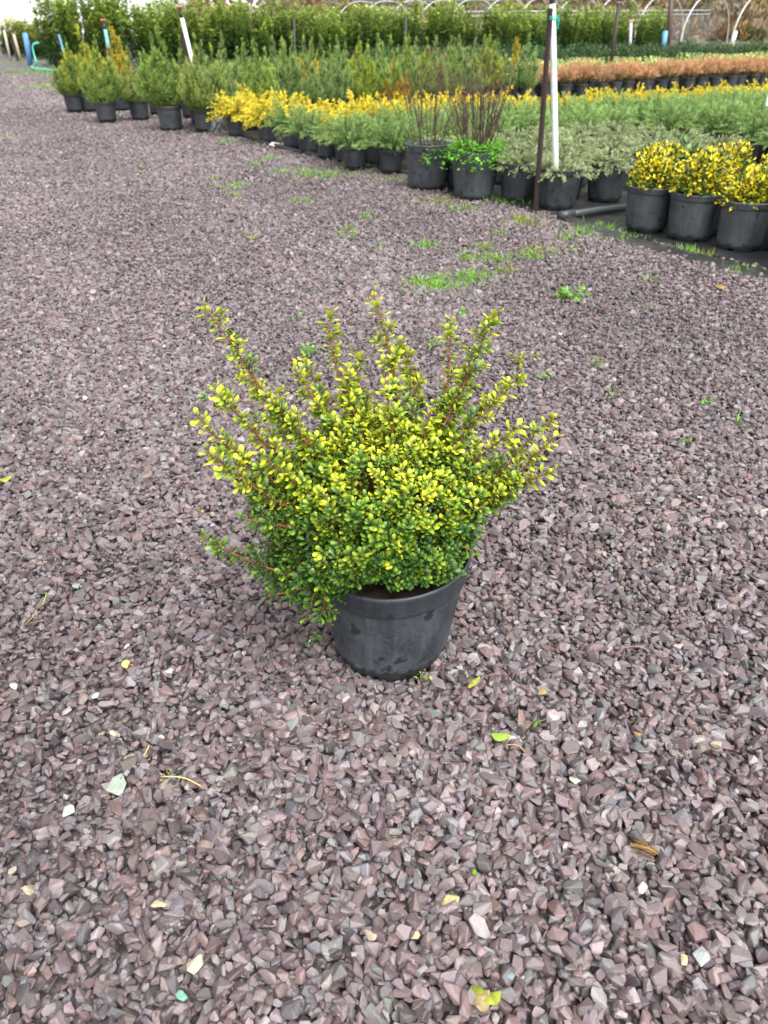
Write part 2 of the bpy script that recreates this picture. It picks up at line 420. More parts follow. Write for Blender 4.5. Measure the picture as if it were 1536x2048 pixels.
pal = np.array([(.205, .150, .152), (.165, .115, .116), (.235, .195, .198), (.170, .160, .168), (.215, .135, .125), (.260, .225, .215), (.110, .090, .094), (.285, .265, .262), (.20, .215, .205), (.42, .40, .36), (.40, .33, .22)])
pr = np.array([.25, .21, .16, .14, .09, .05, .08, .018, .013, .002, .001]); pr /= pr.sum()
tint = pal[R.choice(len(pal), n, p=pr)]
tint = (tint * .72 + tint.mean(1, keepdims=True) * .28) * np.clip(1 + R.normal(0, .22, (n, 1)) * R.choice([1.0, .62, 1.28], (n, 1), p=[.7, .16, .14]), .3, 1.6) * (1 + R.normal(0, .03, (n, 3))) * np.array((.705, .672, .682))
tint = tint * (1 + .10 * np.sin(gx * 1.7 + .8 * np.sin(gy * 1.1)) * np.sin(gy * 1.3 + .6) + .07 * np.sin(gx * 4.3 + gy * 2.2))[:, None]
gm = bpy.data.meshes.new('gravel'); gm.vertices.add(n)
gm.vertices.foreach_set('co', np.stack([gx, gy, gz], 1).astype(np.float32).ravel())
def pt_attr(nm, typ, key, arr):
    a = gm.attributes.new(nm, typ, 'POINT'); a.data.foreach_set(key, np.ascontiguousarray(arr).ravel())
pt_attr('rot', 'FLOAT_VECTOR', 'vector', rot.astype(np.float32)); pt_attr('scl', 'FLOAT_VECTOR', 'vector', scl.astype(np.float32))
pt_attr('idx', 'INT', 'value', R.integers(0, 22, n).astype(np.int32))
pt_attr('tint', 'FLOAT_COLOR', 'color', np.concatenate([tint, np.ones((n, 1))], 1).astype(np.float32))
gro = link('gravel', gm); gro['kind'] = 'stuff'; gro['label'] = 'plum and grey slate chippings covering the yard'
ng = bpy.data.node_groups.new('stones', 'GeometryNodeTree')
ng.interface.new_socket('Geometry', in_out='INPUT', socket_type='NodeSocketGeometry'); ng.interface.new_socket('Geometry', in_out='OUTPUT', socket_type='NodeSocketGeometry')
gi, go = ng.nodes.new('NodeGroupInput'), ng.nodes.new('NodeGroupOutput')
ci = ng.nodes.new('GeometryNodeCollectionInfo'); ci.inputs['Collection'].default_value = rocks; ci.inputs['Separate Children'].default_value = True; ci.inputs['Reset Children'].default_value = True
ip = ng.nodes.new('GeometryNodeInstanceOnPoints'); ip.inputs['Pick Instance'].default_value = True
def named(nm, typ):
    q = ng.nodes.new('GeometryNodeInputNamedAttribute'); q.data_type = typ; q.inputs['Name'].default_value = nm; return q
ng.links.new(gi.outputs[0], ip.inputs['Points']); ng.links.new(ci.outputs[0], ip.inputs['Instance'])
ng.links.new(named('idx', 'INT').outputs['Attribute'], ip.inputs['Instance Index'])
ng.links.new(named('rot', 'FLOAT_VECTOR').outputs['Attribute'], ip.inputs['Rotation'])
ng.links.new(named('scl', 'FLOAT_VECTOR').outputs['Attribute'], ip.inputs['Scale'])
ng.links.new(ip.outputs[0], go.inputs[0])
md = gro.modifiers.new('stones', 'NODES'); md.node_group = ng

# ------------------------------------------------------------------ pots
def pot_meshes(name, h, rt, rb, rim_h=.032, lip=.007, seg=40, mat=None, ribs=True, notch=True, warp=None, soil_drop=.028, clean=None):
    """body, rim and soil of a nursery pot, base at z=0"""
    def lathe(prof, fn=None):
        V, F = [], []
        for (r, z, kind) in prof:
            for k in range(seg):
                a = 2 * math.pi * k / seg
                rr, zz = r, z
                if kind == 'foot' and notch and k % 8 in (0, 1): zz = z + .016
                if kind == 'body' and ribs and k % 5 == 0: rr = r + .0030
                V.append((rr * math.cos(a), rr * math.sin(a), zz))
        for i in range(len(prof) - 1):
            for k in range(seg): F.append((i * seg + k, i * seg + (k + 1) % seg, (i + 1) * seg + (k + 1) % seg, (i + 1) * seg + k))
        V = np.array(V)
        return (warp(V) if warp else V), np.array(F)
    def rad(z): return rb + (rt * .93 - rb) * (z / (h - rim_h)) ** 1.0
    body = [(rb * .75, .014, ''), (rb * .90, .014, ''), (rb * .905, 0, 'foot'), (rb * .93, 0, 'foot'), (rb * .945, .020, ''), (rad(.024) * .985, .026, ''), (rad(.034), .034, '')]
    NF = 5
    for q in (.06, .12, .3, .5, .7, .84): body.append((rad(h * q + .02), h * q + .02, 'body'))
    zt = h - rim_h
    body = [b for b in body if b[1] < zt - .004] + [(rad(zt - .002), zt - .002, '')]
    V, F = lathe(body); mb = np_mesh(name + '_body', V, F, mats=[mat, clean or M_pot], smooth=True, fmat=[1 if i // seg < NF else 0 for i in range(len(F))])
    rim = [(rt * .925, zt - .004, ''), (rt * .968, zt - .003, ''), (rt * .975, zt, ''), (rt * .985, h - .012, ''), (rt * .998, h - .008, ''), (rt, h - .003, ''), (rt - .002, h, ''), (rt - lip * .8, h, ''), (rt - lip, h - .004, ''),
           (rt * .93 - lip, zt, ''), (rt * .90 - lip, h - .06, '')]
    V, F = lathe(rim); mr = np_mesh(name + '_rim', V, F, mats=[clean or mat], smooth=True)
    rs = rt * .93 - lip * .6; V = [(0, 0, h - soil_drop)]; F = []
    for j, q in enumerate((.5, 1.0)):
        for k in range(20):
            a = 2 * math.pi * k / 20; V.append((rs * q * math.cos(a), rs * q * math.sin(a), h - soil_drop + R.uniform(-.004, .004)))
    for k in range(20):
        F.append((0, 1 + k, 1 + (k + 1) % 20, 1 + (k + 1) % 20)); 
    F2 = [(1 + k, 21 + k, 21 + (k + 1) % 20, 1 + (k + 1) % 20) for k in range(20)]
    V = np.array(V); V = warp(V) if warp else V
    ms = bpy.data.meshes.new(name + '_soil'); ms.from_pydata([tuple(v) for v in V], [], [f[:3] for f in F] + F2); ms.update()
    a = ms.attributes.new('col', 'FLOAT_COLOR', 'POINT'); a.data.foreach_set('color', [.045, .03, .022, 1] * len(V)); ms.materials.append(M_soil)
    for m_ in (mb, mr):
        m_.update()
    return mb, mr, ms

# ------------------------------------------------------------------ the holly in its pot
def small_leaf_field(tips, axes, nl, length, ymix, lean=(0.55, 1.15), along=.026):
    """leaves of many twig tips: rosettes round each axis. returns frames, positions, lengths, mix"""
    D, UPs, T, L, Y = [], [], [], [], []
    for p, ax, k, ln, ym in zip(tips, axes, nl, length, ymix):
        ax = ax / np.linalg.norm(ax)
        a = np.cross(ax, (0.2, .9, .3)); a /= np.linalg.norm(a); b = np.cross(ax, a)
        ph = R.uniform(0, 6.28)
        for i in range(k):
            f = i / max(k - 1, 1)
            th = ph + i * 2.4 + R.normal(0, .25)
            el = (lean[0] + (lean[1] - lean[0]) * f) + R.normal(0, .14)   # angle off the axis: tip leaves close, lower ones open
            rad = a * math.cos(th) + b * math.sin(th)
            d = ax * math.cos(el) + rad * math.sin(el)
            upv = ax * math.sin(el) - rad * math.cos(el)
            D.append(d); UPs.append(upv + np.array((0, 0, .25))); T.append(p - ax * along * f + d * .0015)
            L.append(ln * (0.72 + .4 * math.sin(math.pi * min(1, f + .25))) * R.uniform(.85, 1.15)); Y.append(np.clip(ym - .25 * f + R.normal(0, .16), 0, 1.2))
    return np.array(D), np.array(UPs), np.array(T), np.array(L), np.array(Y)
GREEN_D, GREEN_L, YEL, LIME = np.array((.022, .072, .015)), np.array((.070, .170, .028)), np.array((.76, .76, .04)), np.array((.27, .45, .035))
def holly_cols(Y, nvy):
    n = len(Y)
    c_base = GREEN_D[None] + (LIME * .8 - GREEN_D)[None] * np.clip(Y - .35, 0, 1)[:, None] * .62
    c_tip = np.where((Y < .5)[:, None], GREEN_L[None] + (LIME - GREEN_L)[None] * np.clip(Y * 2, 0, 1)[:, None], LIME[None] + (YEL - LIME)[None] * np.clip(Y * 2 - .9, 0, 1)[:, None])
    v = 1 + R.normal(0, .14, (n, 1))
    C = ramp(c_base * v, c_tip * v, np.clip(nvy * 1.2, 0, 1) ** 1.5)
    return C
def spline(pts, m):
    pts = [np.array(p, float) for p in pts]; P4 = [2 * pts[0] - pts[1]] + pts + [2 * pts[-1] - pts[-2]]
    out = []
    segs = len(pts) - 1
    for q in np.linspace(0, segs - 1e-6, m):
        i = int(q); f = q - i; a, b, c, d = P4[i:i + 4]
        out.append(.5 * ((2 * b) + (-a + c) * f + (2 * a - 5 * b + 4 * c - d) * f * f + (-a + 3 * b - 3 * c + d) * f ** 3))
    return np.array(out)

def build_holly():
    base = Vector((POT_C[0], POT_C[1], 0.0))
    root = empty('potted_holly', base)
    tag(root, 'golden-tipped holly bush in a black plastic pot, alone on the open gravel', 'potted shrub')
    h = .228
    def warp(V):
        V = V.copy(); f = V[:, 2] / h
        V[:, 2] += V[:, 0] * .105 * f          # the rim sits lower on its left
        V[:, 0] += .012 * f                     # and the soft pot leans to the right
        V[:, 2] -= .004
        return V
    M_main = pot_mat('main_pot_plastic', (0.016, 0.021, 0.027), (0.090, 0.106, 0.120), 0.85, 1.0)
    M_clean = pot_mat('main_pot_rim_plastic', (0.015, 0.020, 0.027), (0.075, 0.088, 0.10), 0.55, 1.0)
    b, r, s = pot_meshes('pot', h, .1340, .1030, rim_h=.040, lip=.006, seg=80, mat=M_main, warp=warp, clean=M_clean)
    pot = link('pot', b, root); link('rim', r, pot); link('soil', s, root)
    bx, by = POT_C
    c0 = np.array((bx + .012, by, .205))
    # shoots: photograph pixels tip -> inside, with the distance of the tip and of the inner end
    SH = [
        ([(404, 612), (440, 655), (505, 752), (575, 845), (690, 955)], 1.10, 1.06),
        ([(428, 772), (470, 822), (560, 915), (655, 985)], 1.04, 1.05),
        ([(392, 828), (432, 872), (520, 945), (620, 1000)], 1.02, 1.05),
        ([(412, 902), (470, 948), (555, 1003), (660, 1050)], .985, 1.03),
        ([(487, 742), (530, 800), (600, 885), (690, 960)], 1.12, 1.08),
        ([(486, 1038), (560, 1050), (650, 1075), (710, 1090)], .98, 1.02),
        ([(404, 1072), (468, 1108), (560, 1142), (660, 1140)], .985, 1.01),
        ([(536, 1190), (590, 1182), (640, 1160), (690, 1120)], .975, 1.0),
        ([(655, 1245), (648, 1215), (655, 1165), (700, 1110)], .955, .99),
        ([(612, 1236), (622, 1205), (645, 1160), (700, 1115)], .96, 1.0),
        ([(590, 738), (622, 790), (668, 868), (730, 960)], 1.15, 1.09),
        ([(610, 722), (648, 800), (690, 875), (740, 960)], 1.19, 1.1),
        ([(660, 622), (664, 690), (690, 790), (745, 900)], 1.22, 1.12),
        ([(748, 588), (768, 665), (790, 760), (800, 900)], 1.20, 1.12),
        ([(803, 680), (822, 740), (832, 820), (820, 920)], 1.24, 1.13),
        ([(900, 638), (899, 710), (890, 790), (850, 920)], 1.21, 1.12),
        ([(992, 626), (962, 690), (922, 780), (865, 900)], 1.20, 1.11),
        ([(1042, 745), (1000, 795), (940, 855), (860, 950)], 1.14, 1.08),
        ([(1000, 780), (950, 832), (890, 880), (830, 960)], 1.17, 1.10),
        ([(1112, 832), (1060, 880), (1000, 945), (900, 1020)], 1.08, 1.06),
        ([(1112, 872), (1078, 905), (1040, 945), (960, 1000)], 1.06, 1.06),
        ([(1108, 942), (1050, 965), (980, 1000), (890, 1040)], 1.04, 1.05),
        ([(965, 1046), (930, 1050), (890, 1062), (850, 1075)], 1.05, 1.05),
        ([(952, 1108), (930, 1095), (895, 1090), (850, 1090)], 1.01, 1.03),
        ([(862, 930 - 110), (850, 870), (838, 940), (820, 1000)], 1.10, 1.08),
        ([(712, 706), (716, 780), (738, 850), (770, 950)], 1.23, 1.12),
        ([(536, 790), (575, 840), (630, 905), (700, 970)], 1.07, 1.06),
        ([(940, 722), (915, 790), (880, 860), (830, 950)], 1.18, 1.10),
        ([(690, 735), (700, 800), (725, 870), (765, 960)], 1.14, 1.09),
        ([(520, 905), (570, 950), (640, 1000), (700, 1040)], 1.0, 1.03),
        ([(1040, 850), (990, 890), (930, 935), (860, 1000)], 1.05, 1.06),
        ([(770, 760), (778, 820), (790, 890), (800, 980)], 1.10, 1.08),
    ]
    allD, allU, allT, allL, allY = [], [], [], [], []
    leafmeshes = {}
    cols3 = {'gold': 1.0, 'yellow_green': .72, 'lime': .45, 'green': .15}
    for nm, yv in cols3.items():
        for q in range(2):
            leafmeshes[nm, q] = np_mesh('leaf_' + nm, LV, LF, holly_cols(np.array([yv]), LY)[0], mats=[M_leaf], smooth=True)
    nleaf = 0
    for si, (pix, yt, yi) in enumerate(SH):
        m = len(pix)
        pts = [P(x, y, yt + (yi - yt) * (k / (m - 1))) for k, (x, y) in enumerate(pix)]
        tip_to_in = [np.array(p) for p in pts]
        low = pix[0][1] > 1000
        path = spline([c0 + np.array((R.normal(0, .02), R.normal(0, .02), 0)), (c0 * .45 + tip_to_in[-1] * .55) + np.array((0, 0, .01))] + tip_to_in[::-1], 46)
        seg = np.linalg.norm(np.diff(path, axis=0), axis=1); cum = np.concatenate([[0], np.cumsum(seg)]); Lt = cum[-1]
        mb2 = MB(); rr = [.0032 - .0022 * (c / Lt) for c in cum]
        mb2.tube([p - np.array(base) for p in path], rr, 6, (.20, .065, .035))
        # leaves along the shoot
        s_ = Lt; i = 0; ph = R.uniform(0, 6.28); gold = .86 if not low else .30
        free = max(.10, .62 * Lt)
        rows = []
        while s_ > Lt - free:
            p = np.array([np.interp(s_, cum, path[:, k]) for k in range(3)])
            p2 = np.array([np.interp(max(s_ - .008, 0), cum, path[:, k]) for k in range(3)])
            ax = p - p2; ax /= np.linalg.norm(ax)
            a = np.cross(ax, (0.2, .9, .3)); a /= np.linalg.norm(a); bb = np.cross(ax, a)
            th = ph + i * 2.4 + R.normal(0, .2); rad = a * math.cos(th) + bb * math.sin(th)
            age = (Lt - s_) / free
            el = .45 + .55 * min(1, i / 6) + R.normal(0, .12)
            d = ax * math.cos(el) + rad * math.sin(el); up = ax * math.sin(el) - rad * math.cos(el) + np.array((0, 0, .35))
            ln = (.0180 if i < 10 else .0150) * R.uniform(.8, 1.2) * (.75 if i < 3 else 1)
            yv = np.clip(gold * (1.05 - .45 * age) + R.normal(0, .16), 0, 1.1)
            rows.append((d, up, p, ln, yv))
            # side twigs, longer towards the base, each with its own leaves
            if i > 4 and i % 2 == 0 and R.random() < .22 + 1.0 * age:
                out = R.uniform(.008, .022) + R.uniform(0, .034) * age; k = int(6 + out * 230)
                dd = ax * .75 + rad * .75 + np.array((0, 0, .25)); dd /= np.linalg.norm(dd)
                D_, U_, T_, L_, Y_ = small_leaf_field([p + dd * out], [dd], [k], [R.uniform(.0095, .0135)], [np.clip(yv + R.normal(0, .15), 0, 1)], lean=(.5, 1.0), along=out * .85)
                allD.append(D_); allU.append(U_); allT.append(T_); allL.append(L_); allY.append(Y_)
                mb2.tube([p - np.array(base), p + dd * out * .5 + R.normal(0, .001, 3) - np.array(base), p + dd * out - np.array(base)], [.0011, .0009, .0006], 4, (.17, .07, .04), cap=False)
            i += 1; s_ -= R.uniform(.0036, .0056)
        br = link('branch', mb2.mesh('branch', M_bark, True), root)
        for k, (d, up, p, ln, yv) in enumerate(rows):
            if k < 9 and nleaf < 300:
                Mx = frames(np.array([d]), np.array([up]))[0]
                key = 'gold' if yv > .85 else 'yellow_green' if yv > .6 else 'lime' if yv > .33 else 'green'
                o = bpy.data.objects.new('leaf', leafmeshes[key, k % 2]); COL.objects.link(o); o.parent = br
                Mm = Matrix([[Mx[r][c] * ln for c in range(3)] + [p[r] - base[r]] for r in range(3)] + [[0, 0, 0, 1]])
                o.matrix_local = Mm; nleaf += 1
            else:
                allD.append([d]); allU.append([up]); allT.append([p]); allL.append([ln]); allY.append([yv])
    # the dense body of the bush: twig tips filling a mound
    tips, axes, nl, ln, ym = [], [], [], [], []
    tw = MB()
    def mound(cen, rad, count, zmin, ybias, core):
        k = 0
        while k < count:
            q = rand_dirs(1)[0]; r = R.uniform(.45, 1.0) ** .55
            bump = 1 + .10 * math.sin(q[0] * 7 + 1) * math.sin(q[1] * 6 + q[2] * 5)
            p = cen + q * rad * r * bump
            if p[2] < zmin + (.0 if p[0] > .03 and p[1] < 1.06 else 0): continue
            ax = (p - core); ax /= np.linalg.norm(ax); ax = ax * .75 + np.array((0, 0, .55)) + R.normal(0, .22, 3)
            ax /= np.linalg.norm(ax)
            tips.append(p); axes.append(ax); nl.append(int(R.integers(9, 17))); ln.append(R.uniform(.0082, .0124))
            hgt = (p[2] - .27) / .17
            ym.append(np.clip(ybias + .66 * hgt + .25 * (r - .8) + R.normal(0, .30), 0, 1.05))
            inner = core + (p - core) * .35
            tw.tube([inner - np.array(base), (inner + p) / 2 + R.normal(0, .006, 3) - np.array(base), p - np.array(base)], [.0019, .0014, .0008], 4, (.14, .06, .035), cap=False)
            k += 1
    core = c0 + np.array((-.01, 0, .03))
    mound(np.array((-.014, 1.105, .342)), np.array((.178, .165, .142)), 1500, .240, .04, core)
    mound(np.array((-.120, 1.045, .258)), np.array((.092, .080, .070)), 260, .168, -.20, core)
    mound(np.array((.075, 1.08, .315)), np.array((.095, .11, .10)), 180, .240, -.12, core)
    mound(np.array((-.03, 1.045, .272)), np.array((.12, .075, .045)), 120, .246, 0.0, core)
    mound(np.array((-.14, 1.09, .36)), np.array((.11, .09, .08)), 170, .25, -.02, core)
    mound(np.array((.13, 1.10, .37)), np.array((.09, .09, .08)), 130, .25, -.02, core)
    mound(np.array((-.010, 1.015, .310)), np.array((.075, .055, .055)), 90, .25, .0, core)
    mound(np.array((.045, 1.03, .268)), np.array((.090, .06, .035)), 100, .238, -.05, core)
    mound(np.array((.085, 1.07, .262)), np.array((.055, .05, .03)), 50, .238, -.05, core)
    D_, U_, T_, L_, Y_ = small_leaf_field(tips, axes, nl, ln, ym)
    D = np.concatenate([D_] + [np.array(x) for x in allD]); U = np.concatenate([U_] + [np.array(x) for x in allU]); T = np.concatenate([T_] + [np.array(x) for x in allT])
    L = np.concatenate([L_] + [np.array(x) for x in allL]); Y = np.concatenate([Y_] + [np.array(x) for x in allY])
    Mx = frames(D, U) * L[:, None, None]
    V, F, C = scatter(LV, LF, Mx, T - np.array(base), holly_cols(Y, LY))
    fo = link('foliage', np_mesh('foliage', V, F, C, [M_leaf], True), root); fo['kind'] = 'stuff'
    t_ = link('twigs', tw.mesh('twigs', M_bark, True), root); t_['kind'] = 'stuff'
    # two ripe berries
    for (x, y, yy) in ((788, 777, 1.19), (1092, 905, 1.06)):
        me = bpy.data.meshes.new('berry'); bm = bmesh.new(); bmesh.ops.create_icosphere(bm, subdivisions=2, radius=.0042); bm.to_mesh(me); bm.free()
        a = me.attributes.new('col', 'FLOAT_COLOR', 'POINT'); a.data.foreach_set('color', [.012, .012, .018, 1] * len(me.vertices)); me.materials.append(M_plastic)
        link('berry', me, root, P(x, y, yy) - base)
build_holly()

# ------------------------------------------------------------------ nursery plants: foliage generators
def blades(origin, dirs, ups, lens, wid, c0, c1):
    M = frames(dirs, ups); M = M * np.stack([lens * wid, lens, lens], 1)[:, None, :]
    return scatter(DV, DF, M, origin, ramp(c0, c1, DY))
def sprays(starts, ends, bend, nb, blen, wid, ca, cb, spread=.7, tipcol=None):
    """feathery shoots: short blades along bent axes"""
    o, d, L, c0, c1 = [], [], [], [], []
    for s, e, k in zip(starts, ends, bend):
        ax = e - s; m = (s + e) / 2 + k
        t = R.uniform(.12, 1, nb)[:, None]
        p = (1 - t) ** 2 * s + 2 * t * (1 - t) * m + t * t * e
        tg = norm(2 * (1 - t) * (m - s) + 2 * t * (e - m))
        dd = norm(tg + R.normal(0, spread, (nb, 3)))
        o.append(p); d.append(dd); L.append(blen * R.uniform(.6, 1.25, nb) * (1.1 - .35 * t[:, 0]))
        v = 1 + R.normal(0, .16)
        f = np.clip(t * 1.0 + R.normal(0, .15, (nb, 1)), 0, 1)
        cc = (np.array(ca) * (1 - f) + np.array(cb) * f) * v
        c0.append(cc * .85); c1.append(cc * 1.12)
    o = np.concatenate(o); d = np.concatenate(d); L = np.concatenate(L)
    return blades(o, d, R.normal(0, 1, (len(o), 3)) + np.array((0, 0, .6)), L, wid, np.clip(np.concatenate(c0), 0.004, .9), np.clip(np.concatenate(c1), .004, .9))
def conifer_mesh(name, z0, h, r, ca, cb, n=260, nb=26, blen=.034):
    """several pointed leaders clothed in short ascending sprays"""
    k = int(R.integers(8, 12)); st, en, bend = [], [], []
    for i in range(k):
        a = i * 2.4 + R.uniform(-.4, .4); q = r * (.12 if i == 0 else math.sqrt(R.uniform(.2, 1.0)))
        top = h * (1.05 if i == 0 else R.uniform(.55, .98) * (1.08 - .42 * q / r))
        for t in R.random(n // k) ** 1.25:
            f = min(1.0, t * 2.6) ** .6 * (1 - .25 * t); bx, by = math.cos(a) * q * f, math.sin(a) * q * f
            th = R.uniform(0, 6.28); w_ = (.125 * (1 - t) + .012) * R.uniform(.4, 1.1) * r / .22
            L = h * R.uniform(.10, .20) * (1.15 - .35 * t)
            s_ = np.array((bx, by, z0 + t * top * .86)); st.append(s_)
            en.append(s_ + np.array((math.cos(th) * w_ + math.cos(a) * .02, math.sin(th) * w_ + math.sin(a) * .02, L)))
            bend.append(np.array((math.cos(th) * w_ * .4, math.sin(th) * w_ * .4, -.012)))
    V, F, C = sprays(st, en, bend, nb, blen, .19, ca, cb, .40)
    return np_mesh(name, V, F, C, [M_needle])
def plume_mesh(name, z0, h, r, ca, cb, n=70, nb=60, blen=.032, droop=.05, wid=.20, up=(.25, 1.0), spread=.62):
    ang = R.uniform(0, 6.28, n); e = R.uniform(up[0], up[1], n)
    c = np.stack([np.cos(ang), np.sin(ang)], 1); out = r * np.sqrt(1 - (e * .92) ** 2) * R.uniform(.6, 1.15, n)
    st = np.stack([c[:, 0] * .03, c[:, 1] * .03, np.full(n, z0)], 1)
    en = np.stack([c[:, 0] * out, c[:, 1] * out, z0 + h * e * R.uniform(.75, 1.05, n) - droop * R.random(n) * (out / r)], 1)
    bend = np.stack([np.zeros(n), np.zeros(n), np.full(n, h * .22)], 1)
    V, F, C = sprays(st, en, bend, nb, blen, wid, ca, cb, spread)
    return np_mesh(name, V, F, C, [M_needle])
def broad_mesh(name, z0, h, r, ca, cb, n=700, ll=.03, wid=1.0, mixp=.6, top=True, mat=None, core=.35):
    q = rand_dirs(n); q[:, 2] = np.abs(q[:, 2]) * 1.0 - .18
    rr = R.uniform(core, 1, n) ** .6
    bump = 1 + .16 * np.sin(q[:, 0] * 5 + R.uniform(0, 6)) * np.sin(q[:, 1] * 5 + R.uniform(0, 6))
    p = np.stack([q[:, 0] * r * rr * bump, q[:, 1] * r * rr * bump, z0 + .12 * h + h * .86 * np.clip(q[:, 2] * rr * bump + .02, 0, 2)], 1)
    d = norm(q + R.normal(0, .6, (n, 3)) + np.array((0, 0, .35))); up = R.normal(0, .5, (n, 3)) + q * .3 + np.array((0, 0, .8))
    L = ll * R.uniform(.65, 1.2, n)
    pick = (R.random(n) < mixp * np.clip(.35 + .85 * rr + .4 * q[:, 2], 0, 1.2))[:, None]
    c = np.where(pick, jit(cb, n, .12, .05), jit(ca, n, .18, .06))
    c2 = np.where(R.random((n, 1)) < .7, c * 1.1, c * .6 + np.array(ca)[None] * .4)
    M = frames(d, up) * np.stack([L * wid, L, L], 1)[:, None, :]
    V, F, C = scatter(EV, EF, M, p, ramp(c2, c, EY))
    return np_mesh(name, V, F, C, [mat or M_broad], True)
def laurel_mesh(name, h, r, ca, cb, n=1500, ll=.075):
    """upright shrub: many vertical leaders with whorled leaves"""
    k = 26
    ang = R.uniform(0, 6.28, k); rr = r * np.sqrt(R.random(k)); hh = h * R.uniform(.62, 1.16, k)
    P_, D_, U_, L_, C_ = [], [], [], [], []
    for a, q, t in zip(ang, rr, hh):
        m = n // k
        z = R.random(m) ** .85 * t; z[: 8] = t * R.uniform(.88, 1.0, 8)
        lean = .12 + .35 * q / r
        x = np.cos(a) * q * (.55 + lean * z / h) + R.normal(0, .035, m) * (1.25 - z / t); y = np.sin(a) * q * (.55 + lean * z / h) + R.normal(0, .035, m) * (1.25 - z / t)
        th = R.uniform(0, 6.28, m); el = R.uniform(.2, 1.0, m)
        d = np.stack([np.cos(th) * np.cos(el), np.sin(th) * np.cos(el), np.sin(el)], 1)
        P_.append(np.stack([x, y, z + .02], 1)); D_.append(d); U_.append(np.stack([-np.cos(th) * .5, -np.sin(th) * .5, np.ones(m)], 1) + R.normal(0, .3, (m, 3)))
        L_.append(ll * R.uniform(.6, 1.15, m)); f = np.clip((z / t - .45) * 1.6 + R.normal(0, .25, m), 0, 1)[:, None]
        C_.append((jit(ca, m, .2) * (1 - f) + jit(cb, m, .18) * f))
    P_ = np.concatenate(P_); D_ = np.concatenate(D_); U_ = np.concatenate(U_); L_ = np.concatenate(L_); C_ = np.clip(np.concatenate(C_), .004, .8)
    M = frames(D_, U_) * np.stack([L_ * .75, L_, L_], 1)[:, None, :]
    V, F, C = scatter(EV, EF, M, P_, ramp(C_, C_ * 1.1, EY))
    return np_mesh(name, V, F, C, [M_broad], True)

POTS = {
    'big': pot_meshes('big_pot', .30, .165, .125, .04, mat=M_potdusty),
    'c7': pot_meshes('black_pot', .245, .138, .108, .03, mat=M_pot),
    'c7d': pot_meshes('grey_pot', .245, .138, .112, .03, mat=M_potdusty),
    'c5': pot_meshes('conifer_pot', .22, .125, .098, .026, mat=M_pot, seg=32),
    'c3': pot_meshes('small_pot', .175, .098, .076, .022, mat=M_pot, seg=32),
}
FOL = {}
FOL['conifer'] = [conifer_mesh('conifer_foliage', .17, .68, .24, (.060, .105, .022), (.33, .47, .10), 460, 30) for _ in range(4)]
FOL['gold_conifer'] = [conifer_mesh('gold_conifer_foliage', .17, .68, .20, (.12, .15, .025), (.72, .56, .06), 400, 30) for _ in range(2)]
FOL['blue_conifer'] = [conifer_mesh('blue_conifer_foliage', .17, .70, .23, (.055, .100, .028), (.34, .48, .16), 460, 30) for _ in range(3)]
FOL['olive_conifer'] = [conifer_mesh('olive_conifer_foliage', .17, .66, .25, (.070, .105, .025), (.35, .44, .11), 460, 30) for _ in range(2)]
FOL['spreading'] = [plume_mesh('juniper_foliage', .15, .27, .31, (.040, .085, .020), (.30, .45, .14), 64, 90, .036, .06, .13, (.2, 1.0), .38) for _ in range(4)]
FOL['yellow'] = [plume_mesh('yellow_juniper_foliage', .14, .27, .23, (.20, .19, .03), (.84, .70, .06), 85, 50, .026, .11, .42, (.12, .9), .8) for _ in range(3)]
FOL['grey'] = [plume_mesh('grey_juniper_foliage', .20, .14, .22, (.10, .14, .05), (.37, .43, .22), 120, 48, .022, .05, .34, (.15, .95), .9) for _ in range(3)]
FOL['bronze'] = [plume_mesh('bronze_conifer_foliage', .15, .33, .22, (.10, .12, .03), (.72, .40, .22), 64, 60, .038, .0, .17, (.4, 1.0), .36) for _ in range(3)]
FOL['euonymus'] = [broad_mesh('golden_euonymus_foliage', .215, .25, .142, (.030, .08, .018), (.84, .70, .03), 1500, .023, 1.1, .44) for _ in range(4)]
FOL['variegated'] = [broad_mesh('variegated_foliage', .16, .34, .26, (.12, .24, .09), (.60, .66, .22), 460, .05, 1.0, .55) for _ in range(2)]
FOL['box'] = [broad_mesh('box_foliage', .12, .52, .31, (.020, .052, .014), (.065, .13, .03), 1500, .034, 1.0, .5) for _ in range(3)]
FOL['laurel'] = [laurel_mesh('laurel_foliage', 1.24, .44, (.05, .115, .026), (.36, .46, .08), 2600, .10) for _ in range(4)]
FOL['darkleaf'] = [broad_mesh('dark_leaf_foliage', .2, .24, .17, (.03, .08, .03), (.14, .24, .07), 260, .055, 1.0, .5) for _ in range(1)]

cnt = {}
def potted(name, kind, pot, loc, label, cat, group, s=1.0, tint=None, rz=None, foliage='foliage', detail=True, sz=1.0, pots=1.0):
    i = cnt.get(kind, 0); cnt[kind] = i + 1
    root = empty(name, loc, R.uniform(0, 6.28) if rz is None else rz)
    tag(root, label, cat, group); root.rotation_euler.x = R.normal(0, .018); root.rotation_euler.y = R.normal(0, .018)
    if pot:
        b, r, so_ = POTS[pot]
        p = link('pot', b, root, scale=(pots,) * 3)
        if detail: link('rim', r, p)
        else: link('rim', r, p)
        link('soil', so_, root, scale=(pots,) * 3)
    f = link(foliage, FOL[kind][i % len(FOL[kind])], root, scale=(s, s, s * sz)); f['kind'] = 'stuff'
    tv = 1 + R.normal(0, .07); tc = np.array(tint if tint is not None else (1, 1, 1)) * tv
    f.color = (tc[0], tc[1], tc[2], 1)
    return root
def gpot(px, py, r=.1):
    """centre of a pot whose front foot shows at this pixel"""
    p = G(px, py); return p + Vector((p.x, p.y, 0)).normalized() * r

